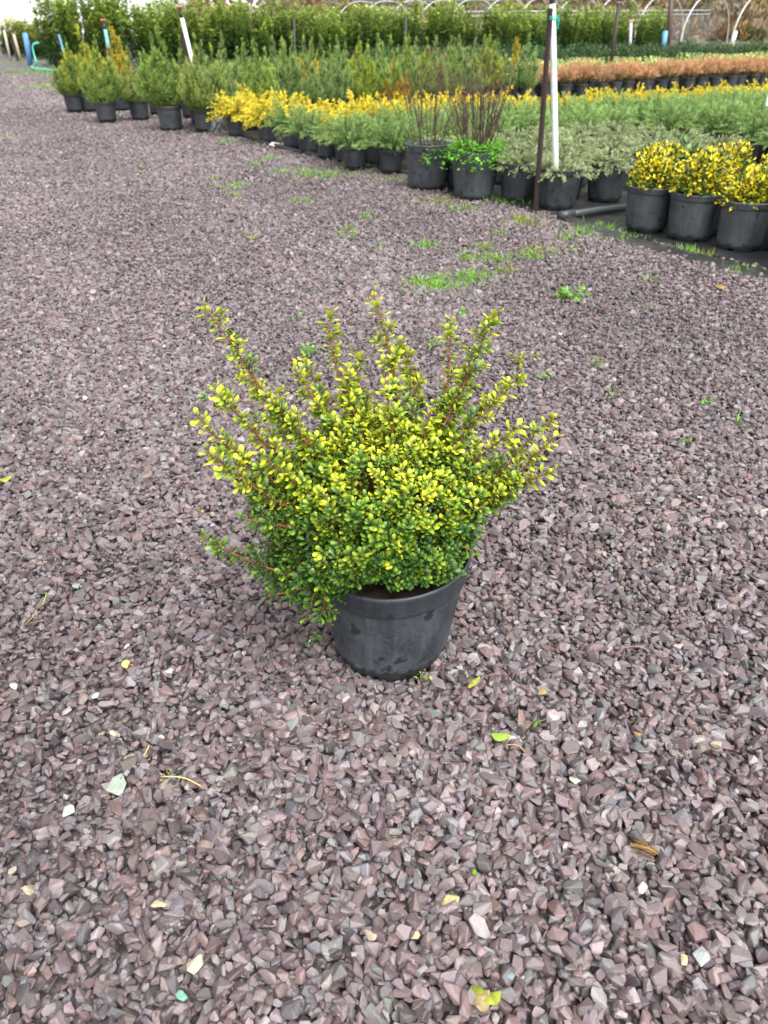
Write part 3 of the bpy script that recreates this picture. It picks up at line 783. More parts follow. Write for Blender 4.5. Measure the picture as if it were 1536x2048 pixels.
# golden euonymus ----------------------------------------------------------------
eu = [(1288, 468, 'golden euonymus in a dusty pot next to the lying black pipe', 'c7d'), (1374, 486, 'golden euonymus second along from the lying black pipe', 'c7d'),
      (1474, 506, 'golden euonymus third along from the lying black pipe', 'c7d'), (1590, 540, 'golden euonymus fourth along from the lying black pipe', 'c7d')]
epos = []
for px, py, lab, pt in eu:
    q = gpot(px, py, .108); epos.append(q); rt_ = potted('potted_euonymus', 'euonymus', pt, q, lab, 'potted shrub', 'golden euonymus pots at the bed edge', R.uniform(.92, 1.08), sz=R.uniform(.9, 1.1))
    m = 150; a = R.uniform(0, 6.28, m); rr = .125 * np.sqrt(R.uniform(.4, 1.1, m)); pp = np.stack([rr * np.cos(a), rr * np.sin(a), .235 + R.uniform(0, .03, m) + .02 * np.sin(a * 2)], 1)[rr * np.cos(a + R.uniform(0, 6)) > -.02]; m = len(pp)
    L = R.uniform(.012, .024, m); c = jit((.17, .36, .06), m, .2, .06)
    V, F, C = scatter(EV, EF, frames(rand_dirs(m) * np.array((1, 1, .5)) + np.array((0, 0, .3)), R.normal(0, .3, (m, 3)) + np.array((0, 0, 1.))) * np.stack([L * 1.3, L, L], 1)[:, None, :], pp, ramp(c, c * 1.1, EY)); link('weeds', np_mesh('weeds', V, F, C, [M_weed], True), rt_)['kind'] = 'stuff'
for k, (du, dv) in enumerate(((.30, .17), (.32, -.18), (.34, -.53), (.34, -.88), (.66, -.02), (.67, -.38), (.68, -.74))):
    q = W(du, dv) + Vector((.08, .02, 0))
    if in_view(q): potted('potted_euonymus', 'euonymus', 'c7', q, 'golden euonymus standing behind the front rank of golden euonymus pots', 'potted shrub', 'golden euonymus behind the front rank', 1.02)
potted('potted_evergreen', 'darkleaf', 'c7', W(.80, .36), 'dark green broadleaf evergreen between golden euonymus and grey junipers', 'potted shrub', None, 1.0)

# grey junipers --------------------------------------------------------------------
gre = [(1035, 408, 'low grey juniper in a black pot beside the dark wooden stake'), (1112, 424, 'low grey juniper in a black pot directly behind the white pole'), (1206, 408, 'low grey juniper in a black pot behind the lying black pipe')]
gpos = []
for px, py, lab in gre:
    q = gpot(px, py, .108); gpos.append(q); potted('potted_juniper', 'grey', 'c7', q, lab, 'potted juniper', 'grey junipers at the bed edge')
for v in (.95, 1.3, 1.65, 2.0):
    for u in np.arange(.05, 2.1, .36):
        q = W(u + R.normal(0, .03), v + R.normal(0, .03))
        if min((q - x).length for x in gpos) < .27 or u > 2.4 - .55 * abs(v - 1.5): continue
        potted('potted_juniper', 'grey', 'c7', q, 'low grey juniper crowded in the grey juniper patch behind the poles', 'potted juniper', 'grey junipers in the patch', 1.0)

# two bare barberries --------------------------------------------------------------
def barberry(px, py, lab, n, hmax, weeds):
    q = gpot(px, py, .125); root = empty('potted_barberry', q); tag(root, lab, 'potted shrub', 'bare twiggy shrubs in big pots')
    b, r, s = POTS['big']; p = link('pot', b, root); link('rim', r, p); link('soil', s, root)
    mb = MB(); buds = []
    for i in range(n):
        a = R.uniform(0, 6.28); rr = .09 * math.sqrt(R.random()); x, y = rr * math.cos(a), rr * math.sin(a)
        hgt = hmax * R.uniform(.5, 1.0) ** 1.1; tx, ty = x * 2.7 + R.normal(0, .05), y * 2.7 + R.normal(0, .05)
        pts = [(x + (tx - x) * f + R.normal(0, .004), y + (ty - y) * f + R.normal(0, .004), .26 + hgt * f) for f in np.linspace(0, 1, 6)]
        c = (.065, .042, .038) if R.random() < .7 else (.12, .07, .06)
        mb.tube(pts, [.0034, .003, .0027, .0022, .0018, .001], 5, c, cap=False)
        for _ in range(3):
            f = R.uniform(.35, .9); k = int(f * 5); bp = np.array(pts[k]); d = np.array((R.normal(0, .04), R.normal(0, .04), R.uniform(.05, .13)))
            mb.tube([bp, bp + d * .5 + R.normal(0, .004, 3), bp + d], [.0018, .0014, .0008], 4, c, cap=False)
        for _ in range(16): buds.append(np.array(pts[int(R.integers(2, 6))]) + R.normal(0, .009, 3))
    link('twigs', mb.mesh('twigs', M_bark, True), root)['kind'] = 'stuff'
    buds = np.array(buds); m = len(buds)
    V, F, C = blades(buds, rand_dirs(m) + np.array((0, 0, .6)), rand_dirs(m), R.uniform(.008, .017, m), .6, jit((.13, .045, .045), m), jit((.24, .09, .085), m))
    link('buds', np_mesh('buds', V, F, C, [M_needle]), root)['kind'] = 'stuff'
    if weeds:
        m = weeds; a = R.uniform(0, 6.28, m); rr = .19 * np.sqrt(R.uniform(.1, 1, m)) * (1 + .25 * (R.random(m) < .3))
        pp = np.stack([rr * np.cos(a), rr * np.sin(a), .285 + R.uniform(0, .075, m) - np.clip(rr - .16, 0, 1) * 1.2], 1)
        for (sx, sy, dz) in ((-.02, -.19, .10), (.16, -.12, .12), (.07, -.18, .05)):
            mm = 26; pp = np.concatenate([pp, np.stack([sx + R.normal(0, .02, mm), sy + R.normal(0, .012, mm), .28 - R.random(mm) * dz], 1)])
        m = len(pp); d = rand_dirs(m) * np.array((1, 1, .5)) + np.array((0, 0, .3)); L = R.uniform(.014, .03, m)
        M = frames(d, R.normal(0, .3, (m, 3)) + np.array((0, 0, 1.))) * np.stack([L * 1.3, L, L], 1)[:, None, :]
        c = jit((.16, .42, .035), m, .18, .05)
        V, F, C = scatter(EV, EF, M, pp, ramp(c, c * 1.15, EY)); link('weeds', np_mesh('weeds', V, F, C, [M_weed], True), root)['kind'] = 'stuff'
barberry(853, 384, 'bare red-brown twigs in a big grey pot with thin stems', 20, .66, 40)
barberry(946, 404, 'dense bare twigs in a big grey pot overflowing with bright green weeds', 46, .64, 900)

# spreading green junipers --------------------------------------------------------
spf = [(585, 300, 'green juniper in a small black pot at the end of the yellow row'), (692, 330, 'spreading green juniper whose pot stands at the gravel edge, browner than its neighbour'), (750, 333, 'spreading green juniper in a small pot closest to the big twiggy pots')]
fpos = []
for px, py, lab in spf:
    q = gpot(px, py, .076); fpos.append(q); potted('potted_juniper', 'spreading', 'c3', q, lab, 'potted juniper', 'green junipers at the gravel edge', 1.02, (1.12, 1.0, .9) if px == 692 else None)
lab_c = 'spreading green juniper crowded in the wide green juniper bed'
for v in np.arange(.55, 4.15, .31):
    for u in np.arange(-.15, 7.6, .33):
        if v < 2.25 and u < 2.45 - .55 * abs(v - 1.5) + .25: continue
        if v > 3.75: continue
        q = W(u + R.normal(0, .04) - .035 * (v - 2), v + R.normal(0, .04))
        if not in_view(q, 90) or min((q - x).length for x in fpos) < .2: continue
        potted('potted_juniper', 'spreading', 'c3', q, lab_c, 'potted juniper', 'green junipers in the bed', R.uniform(.92, 1.12) * (1 - .07 * max(0, v - 2)), None)

# yellow junipers -------------------------------------------------------------------
lab_y = 'low yellow juniper in the yellow row between green junipers and conifers'
for k, (px, py) in enumerate(((474, 276), (536, 288), (508, 262), (572, 270))):
    potted('potted_juniper', 'yellow', 'c3', gpot(px, py, .076), ['bright yellow juniper spilling over its pot beside the crumpled black fabric', 'bright yellow juniper spilling over its pot beside a white tag', 'bright yellow juniper set back between two others at the row end', 'bright yellow juniper right behind the small green juniper pot'][k], 'potted juniper', 'yellow junipers at the row end', 1.22)
for v in (4.15, 4.5):
    for u in np.arange(.15, 8.6, .28):
        q = W(u + R.normal(0, .03), v - .06 * u * .5 + R.normal(0, .03))
        if in_view(q, 80): potted('potted_juniper', 'yellow', 'c3', q, lab_y, 'potted juniper', 'yellow junipers in the row', R.uniform(.92, 1.10) * (1.08 if u < 2.5 else .96))

# upright conifers -------------------------------------------------------------------
cf = [(412, 268, 'olive', 'full olive conifer in a black pot beside the crumpled black fabric', 'c5', 1.08), (344, 263, 'conifer', 'tall pointed conifer in a dusty grey pot standing forward at the gravel edge', 'c7d', 1.15),
      (282, 243, 'olive', 'brownish conifer between the grey pot and the gold conifer', 'c5', .92), (216, 248, 'conifer', 'bushy yellow-green conifer standing forward on the gravel near the path', 'c5', 1.0), (152, 227, 'conifer', 'narrow dark green conifer at the outer corner by the path', 'c5', .92),
      (186, 226, 'goldgreen', 'tall yellow-green conifer behind the outer corner conifer', 'c5', 1.12), (246, 224, 'gold_conifer', 'orange-gold conifer among green conifers near the path', 'c5', 1.16), (318, 232, 'blue_conifer', 'grey-green conifer behind the grey pot', 'c5', 1.0), (384, 238, 'conifer', 'green conifer behind the olive conifer', 'c5', 1.0)]
cpos = []
for px, py, kd, lab, pt, s in cf:
    q = gpot(px, py, .1); cpos.append(q); tint = {'goldgreen': (1.75, 1.25, .7)}.get(kd)
    kk = {'olive': 'olive_conifer', 'goldgreen': 'conifer'}.get(kd, kd)
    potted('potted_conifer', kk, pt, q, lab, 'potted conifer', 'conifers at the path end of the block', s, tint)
kinds = ['blue_conifer', 'blue_conifer', 'conifer', 'conifer', 'blue_conifer', 'conifer', 'olive_conifer', 'conifer', 'blue_conifer', 'gold_conifer']
i = 0
for rk, v0 in enumerate((5.75, 6.15, 6.6, 7.05)):
    for u in np.arange(-.55, 4.6, .36):
        q = W(u + R.normal(0, .04) + .1 * rk, v0 + .20 * u + R.normal(0, .04))
        if min((q - x).length for x in cpos) < .25: continue
        kd = kinds[(i * 7 + rk * 3) % len(kinds)]; i += 1
        if kd == 'gold_conifer' and rk == 0: kd = 'conifer'
        labd = {'conifer': 'mid-green upright conifer within the conifer block', 'blue_conifer': 'grey-green upright conifer within the conifer block', 'olive_conifer': 'olive upright conifer within the conifer block', 'gold_conifer': 'gold-tipped upright conifer within the conifer block'}[kd]
        tint = None if kd != 'conifer' else ((1.35, 1.15, .8) if i % 3 == 0 else None)
        potted('potted_conifer', kd, 'c5', q, labd, 'potted conifer', 'upright conifers in the block: ' + kd.split('_')[0], R.uniform(.82, 1.02), tint)
potted('potted_conifer', 'olive_conifer', 'c5', W(2.0, 5.95), 'dying rust-brown conifer in the front row of the conifer block', 'potted conifer', None, .78, (1.7, .8, .6))

# bronze conifers, variegated shrubs, box, laurel -------------------------------------
for rk, v0 in enumerate((6.95, 7.35, 7.75)):
    for u in np.arange(4.5 + .3 * rk, 14.0, .36):
        q = W(u + R.normal(0, .03), v0 + .06 * (u - 4) + R.normal(0, .03))
        if in_view(q, 60): potted('potted_conifer', 'bronze', 'c3', q, 'bronze-orange feathery conifer in the bronze row', 'potted conifer', 'bronze conifers in rows', R.uniform(.9, 1.08), None, pots=1.1)
for rk, v0 in enumerate((8.7, 9.2)):
    for u in np.arange(.8, 15.5, .46):
        q = W(u + R.normal(0, .05), v0 + R.normal(0, .05))
        if in_view(q, 50): potted('potted_euonymus', 'variegated', 'c3', q, 'pale variegated shrub in the row behind the bronze conifers' if u > 4.8 else 'pale variegated shrub in the row behind the upright conifers', 'potted shrub', 'variegated shrubs behind bronze conifers' if u > 4.8 else 'variegated shrubs behind upright conifers', R.uniform(.9, 1.1), (1.15, .95, .5) if u < 4.8 else None)
for rk, v0 in enumerate((11.6, 12.1)):
    for u in np.arange(5.0, 20.0, .47):
        q = W(u + R.normal(0, .05), v0 + R.normal(0, .05))
        if in_view(q, 50): potted('box_shrub', 'box', 'c3', q, 'clipped dark green box shrub in the low hedge row', 'potted shrub', 'box shrubs in the low row', R.uniform(.95, 1.12))
for rk, v0 in enumerate((20.9, 21.6, 21.2)):
    for u in np.arange(.55 + .25 * rk, 22.0 if rk < 2 else 6.0, .56):
        q = W(u + R.normal(0, .06), v0 + R.normal(0, .08))
        if in_view(q, 40): potted('laurel_shrub', 'laurel', 'c3', q, 'tall leafy green shrub in the long shrub row behind the conifers', 'shrub', 'tall shrubs in the long row', R.uniform(.92, 1.08), None, sz=R.uniform(.84, 1.12) * (1.14 if u < 2.5 else .95))
for k, (px, py) in enumerate(((8, 112), (24, 111), (40, 113), (56, 116), (72, 117), (84, 119))):
    q = G(px, py) + Vector((0, .6, 0)); q.z = 0
    potted('laurel_shrub', 'laurel', 'c3', q, 'green shrub in the far group beside the white tunnel', 'shrub', 'shrubs beside the white tunnel', 1.0, (1.1, .95, .85), sz=.72)

# ------------------------------------------------------------------ poles, pipes, fabric
def up_to(px, py, Y, pxb, pyb):
    """pole line from the ground to a top pixel in the upright plane Y"""
    a = P(px, py, Y); b = P(pxb, pyb, Y); d = b - a
    f = a.z / (a.z - b.z); foot = a + d * f
    return foot, a
def white_pole():
    foot = G(1113, 420); foot = Vector((foot.x, foot.y, 0)); Y = foot.y
    top = P(1103, -60, Y); mid = P(1105, 8, Y)
    root = empty('irrigation_pole', foot); tag(root, 'white painted irrigation riser pole standing before the grey junipers', 'pole')
    mb = MB(); mb.tube([(0, 0, -.02), (top - foot) * .33, (top - foot) * .66, mid - foot], [.0200, .0195, .0185, .0175], 16, (.72, .80, .76)); link('pipe', mb.mesh('pipe', M_paint, True), root)
    mb = MB(); mb.tube([(0, 0, -.015), (0, 0, .022)], .034, 14, (.02, .022, .022)); link('foot_socket', mb.mesh('socket', M_plastic), root)
    mb = MB(); mb.tube([mid - foot - Vector((0, 0, .004)), top - foot], [.016, .016], 12, (.018, .018, .02)); link('sprinkler_riser', mb.mesh('riser', M_plastic), root)
    sf = G(1070, 422); st = P(1100.5, 23, Y - .035); sf = Vector((sf.x, Y - .05, 0)); d = (st - sf)
    o = empty('wooden_stake', sf); tag(o, 'dark brown wooden stake tied to the white pole', 'stake')
    mb = MB(); M = d.to_track_quat('Z', 'Y').to_matrix(); c = d * .5; L = d.length + .03
    mb.box(c.x, c.y, c.z, .036, .022, L, (.040, .028, .026), M); so_ = link('post', mb.mesh('stake', M_wood), o)
    bv = so_.modifiers.new('edge', 'BEVEL'); bv.width = .002; bv.segments = 1
    # green string
    mb = MB(); c = P(1106, 36, Y - .02)
    for k in range(3):
        ring = [(c.x + .036 * math.cos(t) * (1 if math.cos(t) < 0 else .9), c.y + .045 * math.sin(t), c.z + (k - 1) * .009 + .004 * math.sin(t * 2 + k)) for t in np.linspace(0, 6.283, 18)]
        mb.tube(ring, .0028, 6, (.02, .42, .27), cap=False)
    for tail in ([(1114, 34), (1118, 42), (1116, 52), (1113, 58)], [(1114, 35), (1119, 38), (1115, 46), (1117, 60)]):
        mb.tube(spline([P(x, y, Y - .03) for x, y in tail], 10), .0022, 6, (.02, .42, .27))
    s_ = link('string', mb.mesh('string', M_plastic, True)); tag(s_, 'green string binding the dark stake to the white pole', 'string')
white_pole()
def sprinkler(px, py, Y, pxb, pyb, r, col, lab, name='irrigation_pole', stake=None, head=(.45, .12, .1), upper=None, cat='pole'):
    foot, top = up_to(px, py, Y, pxb, pyb); d = top - foot
    root = empty(name, foot); tag(root, lab, cat)
    mb = MB(); e = d * (.93 if upper else 1.0); mb.tube([(0, 0, -.02), e * .5, e], r, 10, col); link('pipe', mb.mesh('pipe', M_paint, True), root)
    if upper:
        mb = MB(); mb.tube([e, d], r * .7, 8, upper); link('riser', mb.mesh('riser', M_plastic, True), root)
    if head:
        mb = MB(); mb.tube([d - Vector((0, 0, .005)), d + Vector((0, 0, .03))], [r * .8, r * .6], 8, (.02, .02, .02)); mb.tube([d + Vector((-r * 1.6, 0, .03)), d + Vector((r * 1.6, 0, .03))], r * .55, 8, head); link('sprinkler_head', mb.mesh('head', M_plastic), root)
    if stake:
        mb = MB(); q = d * stake[0]; mb.box(q.x / 2 - r * 2.3, q.y / 2 + r, q.z / 2, r * 1.8, r * 1.6, q.length, stake[1], d.to_track_quat('Z', 'Y').to_matrix()); link('stake', mb.mesh('stake', M_wood), root)
sprinkler(360, 20, 10.6, 385, 125, .024, (.66, .66, .58), 'white sprinkler pole with red head rising from the conifers', stake=(.78, (.035, .028, .024)), upper=(.02, .02, .02))
sprinkler(208, 46, 11.6, 220, 112, .022, (.16, .42, .50), 'teal sprinkler pole with red head behind the gold conifer', stake=(.72, (.035, .03, .028)), upper=(.03, .05, .05))
sprinkler(114, 58, 13.0, 136, 132, .017, (.08, .20, .28), 'thin dark blue pole at the corner of the conifers', head=None, upper=(.03, .03, .03))
sprinkler(50, 66, 24.0, 58, 112, .07, (.10, .26, .48), 'thick blue pipe standing beside the far green shrubs', head=None)
sprinkler(27, 68, 26.0, 38, 108, .04, (.42, .36, .25), 'bare wooden post with dark top beside the far green shrubs', head=None, stake=(.9, (.05, .04, .035)))
sprinkler(8, 60, 26.0, 18, 106, .035, (.45, .42, .33), 'thin pale post at the edge of the far path', head=None)
sprinkler(1238, 10, 16.6, 1222, 124, .035, (.035, .028, .025), 'dark slanting pole behind the bronze conifers', head=(.05, .04, .04))
sprinkler(811, 28, 15.5, 812, 95, .022, (.03, .028, .028), 'thin dark pole in front of the tall shrubs', head=None)
sprinkler(588, 38, 15.5, 590, 95, .013, (.05, .045, .04), 'very thin dark rod in front of the tall shrubs', head=None)
sprinkler(1262, 45, 24.0, 1260, 95, .04, (.45, .45, .45), 'grey sprinkler stand at the fence end of the tall shrubs', head=(.5, .2, .22))
sprinkler(1343, -12, 30.0, 1336, 94, .085, (.075, .05, .04), 'tall brown post in front of the chain fence', head=None)
sprinkler(1331, 62, 29.6, 1327, 95, .08, (.14, .34, .55), 'short blue pipe leaning on the tall brown post', head=None)
sprinkler(1472, 62, 29.5, 1463, 96, .055, (.74, .76, .72), 'short white stake leaning beyond the low box row', head=None, name='marker_stake', cat='stake')

# teal hose by the path
mb = MB(); hp = [(78, 86), (70, 87), (65, 94), (69, 112), (73, 127), (66, 131), (66, 136), (90, 139), (117, 142)]
Yh = G(73, 136).y
pts = [P(x, y, Yh) if k < 5 else G(x, y, .03) for k, (x, y) in enumerate(hp)]
mb.tube(spline(pts, 40), .021, 8, (.11, .52, .44)); tag(link('hose', mb.mesh('hose', M_plastic, True)), 'turquoise hose hooked upright beside the gravel path', 'hose')
# black pipe lying by the euonymus
root = empty('irrigation_pipe', G(1130, 432)); b0 = root.location.copy(); tag(root, 'black irrigation pipe lying on the ground sheet beside the golden euonymus', 'pipe')
mb = MB(); mb.tube([G(1128, 430, .03) - b0, G(1160, 426, .032) - b0, G(1200, 420, .032) - b0, G(1275, 412, .03) - b0], .021, 14, (.055, .066, .066)); link('pipe', mb.mesh('pipe', M_plastic, True), root)
mb = MB(); mb.tube([G(1119, 432, .03) - b0, G(1146, 428, .031) - b0], .028, 14, (.035, .042, .042)); link('coupling', mb.mesh('coupling', M_plastic, True), root)
mb = MB(); mb.tube([G(x, y, .018) for x, y in ((470, 266), (500, 276), (545, 290), (600, 303), (660, 316), (730, 331), (800, 343), (830, 347))], .020, 10, (.022, .025, .026))
tag(link('edging_pipe', mb.mesh('edging_pipe', M_plastic, True)), 'long black edging pipe along the bed by the small green juniper pots', 'pipe')
# sheet fold at the near corner of the bed
mb = MB(); vs, fs = [], []
fp = [(1130, 440), (1240, 478), (1400, 522), (1536, 557), (1700, 606)]
for k, q in enumerate(spline([G(*p) for p in fp], 40)):
    w_ = .028 + .010 * math.sin(k * 1.7) + .006 * math.sin(k * 3.1)
    vs += [(q[0] - .055, q[1] - .05, -.004), (q[0] - .02, q[1] - .015, w_ * .6), (q[0] + .015, q[1] + .02, w_ * .75), (q[0] + .07, q[1] + .07, .006)]
fs = [(4 * k + j, 4 * k + 4 + j, 4 * k + 5 + j, 4 * k + 1 + j) for k in range(39) for j in range(3)]
mb.add(vs, fs, (.03, .033, .033)); fo_ = link('ground_cover_fold', mb.mesh('sheet_fold', M_sheet, True), sh)
# crumpled fabric
def fabric():
    c = G(437, 268); n = 34; V, F = [], []
    for i in range(n):
        for j in range(n):
            x = (i / (n - 1) - .5); y = (j / (n - 1) - .5)
            z = .17 * math.exp(-((x + .05) ** 2 / .05 + (y * y) / .09)) + .05 * math.sin(9 * x + 4 * y) * math.cos(7 * y - 2 * x) * (1 - 2 * abs(x)) + .035 * abs(math.sin(13 * x - 9 * y + 2 * math.sin(6 * y))) + .02 * abs(math.sin(23 * x + 17 * y))
            rim = max(abs(x), abs(y)) * 2
            V.append((x * .44 + .02 * math.sin(11 * y), y * .26 + .02 * math.sin(9 * x), max(.004, z * max(0, 1 - rim ** 3)) + .002))
    for i in range(n - 1):
        for j in range(n - 1): F.append((i * n + j, (i + 1) * n + j, (i + 1) * n + j + 1, i * n + j + 1))
    me = np_mesh('fabric', V, F, np.full((len(V), 3), (.018, .021, .022)), [M_plastic], True)
    tag(link('crumpled_fabric', me, None, c + Vector((0, .10, 0))), 'crumpled black plastic fabric heaped between olive conifer and yellow junipers', 'fabric')
fabric()
mb = MB(); mb.box(0, 0, .003, .085, .06, .003, (.78, .80, .78)); o = link('plant_tag', mb.mesh('plant_tag', M_paint), None, G(549, 289, .028), (.35, .1, -.5)); tag(o, 'small white plastic tag lying on the black edging pipe', 'tag')
mb = MB(); mb.box(0, 0, .05, .16, .004, .09, (.75, .78, .8)); mb.tube([(0, 0.004, -.42), (0, .004, .06)], .006, 6, (.7, .7, .7)); o = link('row_sign', mb.mesh('row_sign', M_paint), None, P(1552, 200, 7.6) - Vector((0, 0, .05))); tag(o, 'small blank white plate on a thin stick among the green junipers', 'sign')

# ------------------------------------------------------------------ hoop tunnels, fence, poly tunnel, scrub bank
def hoop_tunnel():
    A = Vector((.707, -.707, 0)); B = Vector((.707, .707, 0)); wid, hgt, rad = 4.6, 1.98, .027
    c = G(1407, 93); c.z = 0
    root = empty('hoop_tunnel', c); tag(root, 'bare galvanised hoop frame of a tunnel behind the shrub rows', 'tunnel frame')
    n = 28; mb = MB(); arc = []
    for k in range(n + 1):
        a = math.pi * k / n
        arc.append(B * (-wid / 2 * math.copysign(abs(math.cos(a)) ** .9, math.cos(a))) + Vector((0, 0, hgt * max(0.0, math.sin(a)) ** .9)))
    mb.tube(arc, rad, 7, (.52, .57, .56)); me = mb.mesh('hoop', M_metal, True)
    for k in range(-10, 5): link('hoop', me, root, A * (2.25 * k))
    mb = MB(); q = Vector((0, 0, hgt - .06)); mb.tube([q - A * 2.25 * 10, q + A * 2.25 * 4], rad * .7, 6, (.6, .66, .64)); link('ridge_rail', mb.mesh('rail', M_metal, True), root)
hoop_tunnel()
def fence():
    a, b = W(19.5, 31), W(36, 31); d = (b - a); L = d.length; d.normalize()
    root = empty('chain_fence', a); tag(root, 'chain-link fence with two top rails before the brown scrub', 'fence')
    for z in (1.16, 1.33):
        mb = MB(); mb.tube([(0, 0, z), d * L + Vector((0, 0, z + .12))], .022, 7, (.45, .5, .55)); link('rail', mb.mesh('rail', M_metal, True), root)
    for k in np.arange(0, L, 2.9):
        mb = MB(); p = d * k; mb.tube([p + Vector((0, 0, -.1)), p + Vector((0, 0, 1.3))], .03, 7, (.16, .10, .085)); link('post', mb.mesh('post', M_metal, True), root)
    mb = MB(); hgt = 1.2; s = .14
    for sg in (1, -1):
        for k in np.arange(-hgt, L, s):
            p0, p1 = k, k + hgt
            z0, z1 = (0, hgt) if sg == 1 else (hgt, 0)
            a0 = d * p0 + Vector((0, 0, z0)); a1 = d * p1 + Vector((0, 0, z1)); w_ = d * .014
            mb.add([a0, a0 + w_, a1 + w_, a1], [(0, 1, 2, 3)], (.30, .31, .32))
    link('wire_mesh', mb.mesh('wire', M_metal), root)['kind'] = 'stuff'
fence()
def film_mat():
    m, t, b = new_mat('tunnel_film'); b.inputs['Roughness'].default_value = .35
    tc = N_(t, 'ShaderNodeTexCoord'); nz = N_(t, 'ShaderNodeTexNoise'); nz.inputs['Scale'].default_value = .7; nz.inputs['Detail'].default_value = 5
    mp = N_(t, 'ShaderNodeMapping'); mp.inputs['Scale'].default_value = (3, .6, .6); t.links.new(tc.outputs['Object'], mp.inputs[0]); t.links.new(mp.outputs[0], nz.inputs['Vector'])
    cr = N_(t, 'ShaderNodeValToRGB'); cr.color_ramp.elements[0].position = .3; cr.color_ramp.elements[0].color = (.68, .73, .74, 1); cr.color_ramp.elements[1].position = .7; cr.color_ramp.elements[1].color = (.86, .88, .87, 1)
    t.links.new(nz.outputs['Fac'], cr.inputs[0]); t.links.new(cr.outputs[0], b.inputs['Base Color'])
    bp = N_(t, 'ShaderNodeBump'); bp.inputs['Strength'].default_value = .5; bp.inputs['Distance'].default_value = .2; t.links.new(nz.outputs['Fac'], bp.inputs['Height']); t.links.new(bp.outputs[0], b.inputs['Normal'])
    return m
M_film = film_mat()
def poly_tunnel(end, dirv, length, wid, hgt, lab, ribs=1.6):
    """arched film tunnel running from its end arch along dirv"""
    d = Vector(dirv).normalized(); s = Vector((-d.y, d.x, 0)); root = empty('poly_tunnel', end); tag(root, lab, 'poly tunnel', 'white film tunnels')
    n = 20; prof = []
    for k in range(n + 1):
        a = math.pi * k / n; prof.append(s * (-wid / 2 * math.copysign(abs(math.cos(a)) ** .7, math.cos(a))) + Vector((0, 0, hgt * max(0.0, math.sin(a)) ** .75)))
    lo = [k for k in range(n + 1)]
    V, F = [], []; m = int(length / .8)
    for i in range(m + 1):
        sag = .025 * math.sin(i * math.pi) + (.03 if i % 2 else 0)
        for p in prof: q = p * (1 - sag * .5) + d * (length * i / m); V.append(tuple(q))
    for i in range(m):
        for k in range(n): F.append((i * (n + 1) + k, (i + 1) * (n + 1) + k, (i + 1) * (n + 1) + k + 1, i * (n + 1) + k + 1))
    link('cover', np_mesh('cover', V, F, mats=[M_film], smooth=True), root)
    V = [tuple(p) for p in prof]; me = bpy.data.meshes.new('end_wall'); me.from_pydata(V, [], [tuple(range(len(V)))]); me.materials.append(M_film); link('end_wall', me, root)
    mb = MB(); mb.tube([p - d * .02 for p in prof], .05, 6, (.6, .62, .6)); hm = mb.mesh('rib', M_metal, True)
    for k in np.arange(0, length, ribs * 3): link('rib', hm, root, d * k)
    mb = MB(); q = -s * (wid / 2 + .02) + Vector((0, 0, 1.55)); mb.tube([q - s * .0, q + d * length], .05, 6, (.55, .6, .62)); link('side_rail', mb.mesh('side_rail', M_metal, True), root)
e1 = P(322, 30, 44); e1.z = 0
poly_tunnel(e1 + Vector((0, 3.6, 0)), (-1, -.04, 0), 26, 7, 3.6, 'long white film tunnel at the end of the gravel path')
e2 = P(482, 15, 62); e2.z = 0
poly_tunnel(e2, (-.5, .9, 0), 20, 6.5, 2.35, 'small white film tunnel seen over the tall shrubs')
e3 = P(690, 25, 62); e3.z = 0
poly_tunnel(e3 + Vector((0, 6, 0)), (-1, .2, 0), 5.5, 4, 1.75, 'low white film tunnel seen between the tall shrubs')
for k, (x0, y0, x1, y1, lab) in enumerate(((2, -20, 22, 105, 'pale leaning prop at the tunnel mouth, nearest the path'), (14, -20, 34, 100, 'pale leaning prop at the tunnel mouth, tall and thin'))):
    sprinkler(x0, y0, 33 + k, x1, y1, .06, (.62, .52, .36), lab, name='leaning_prop', head=None, cat='prop')
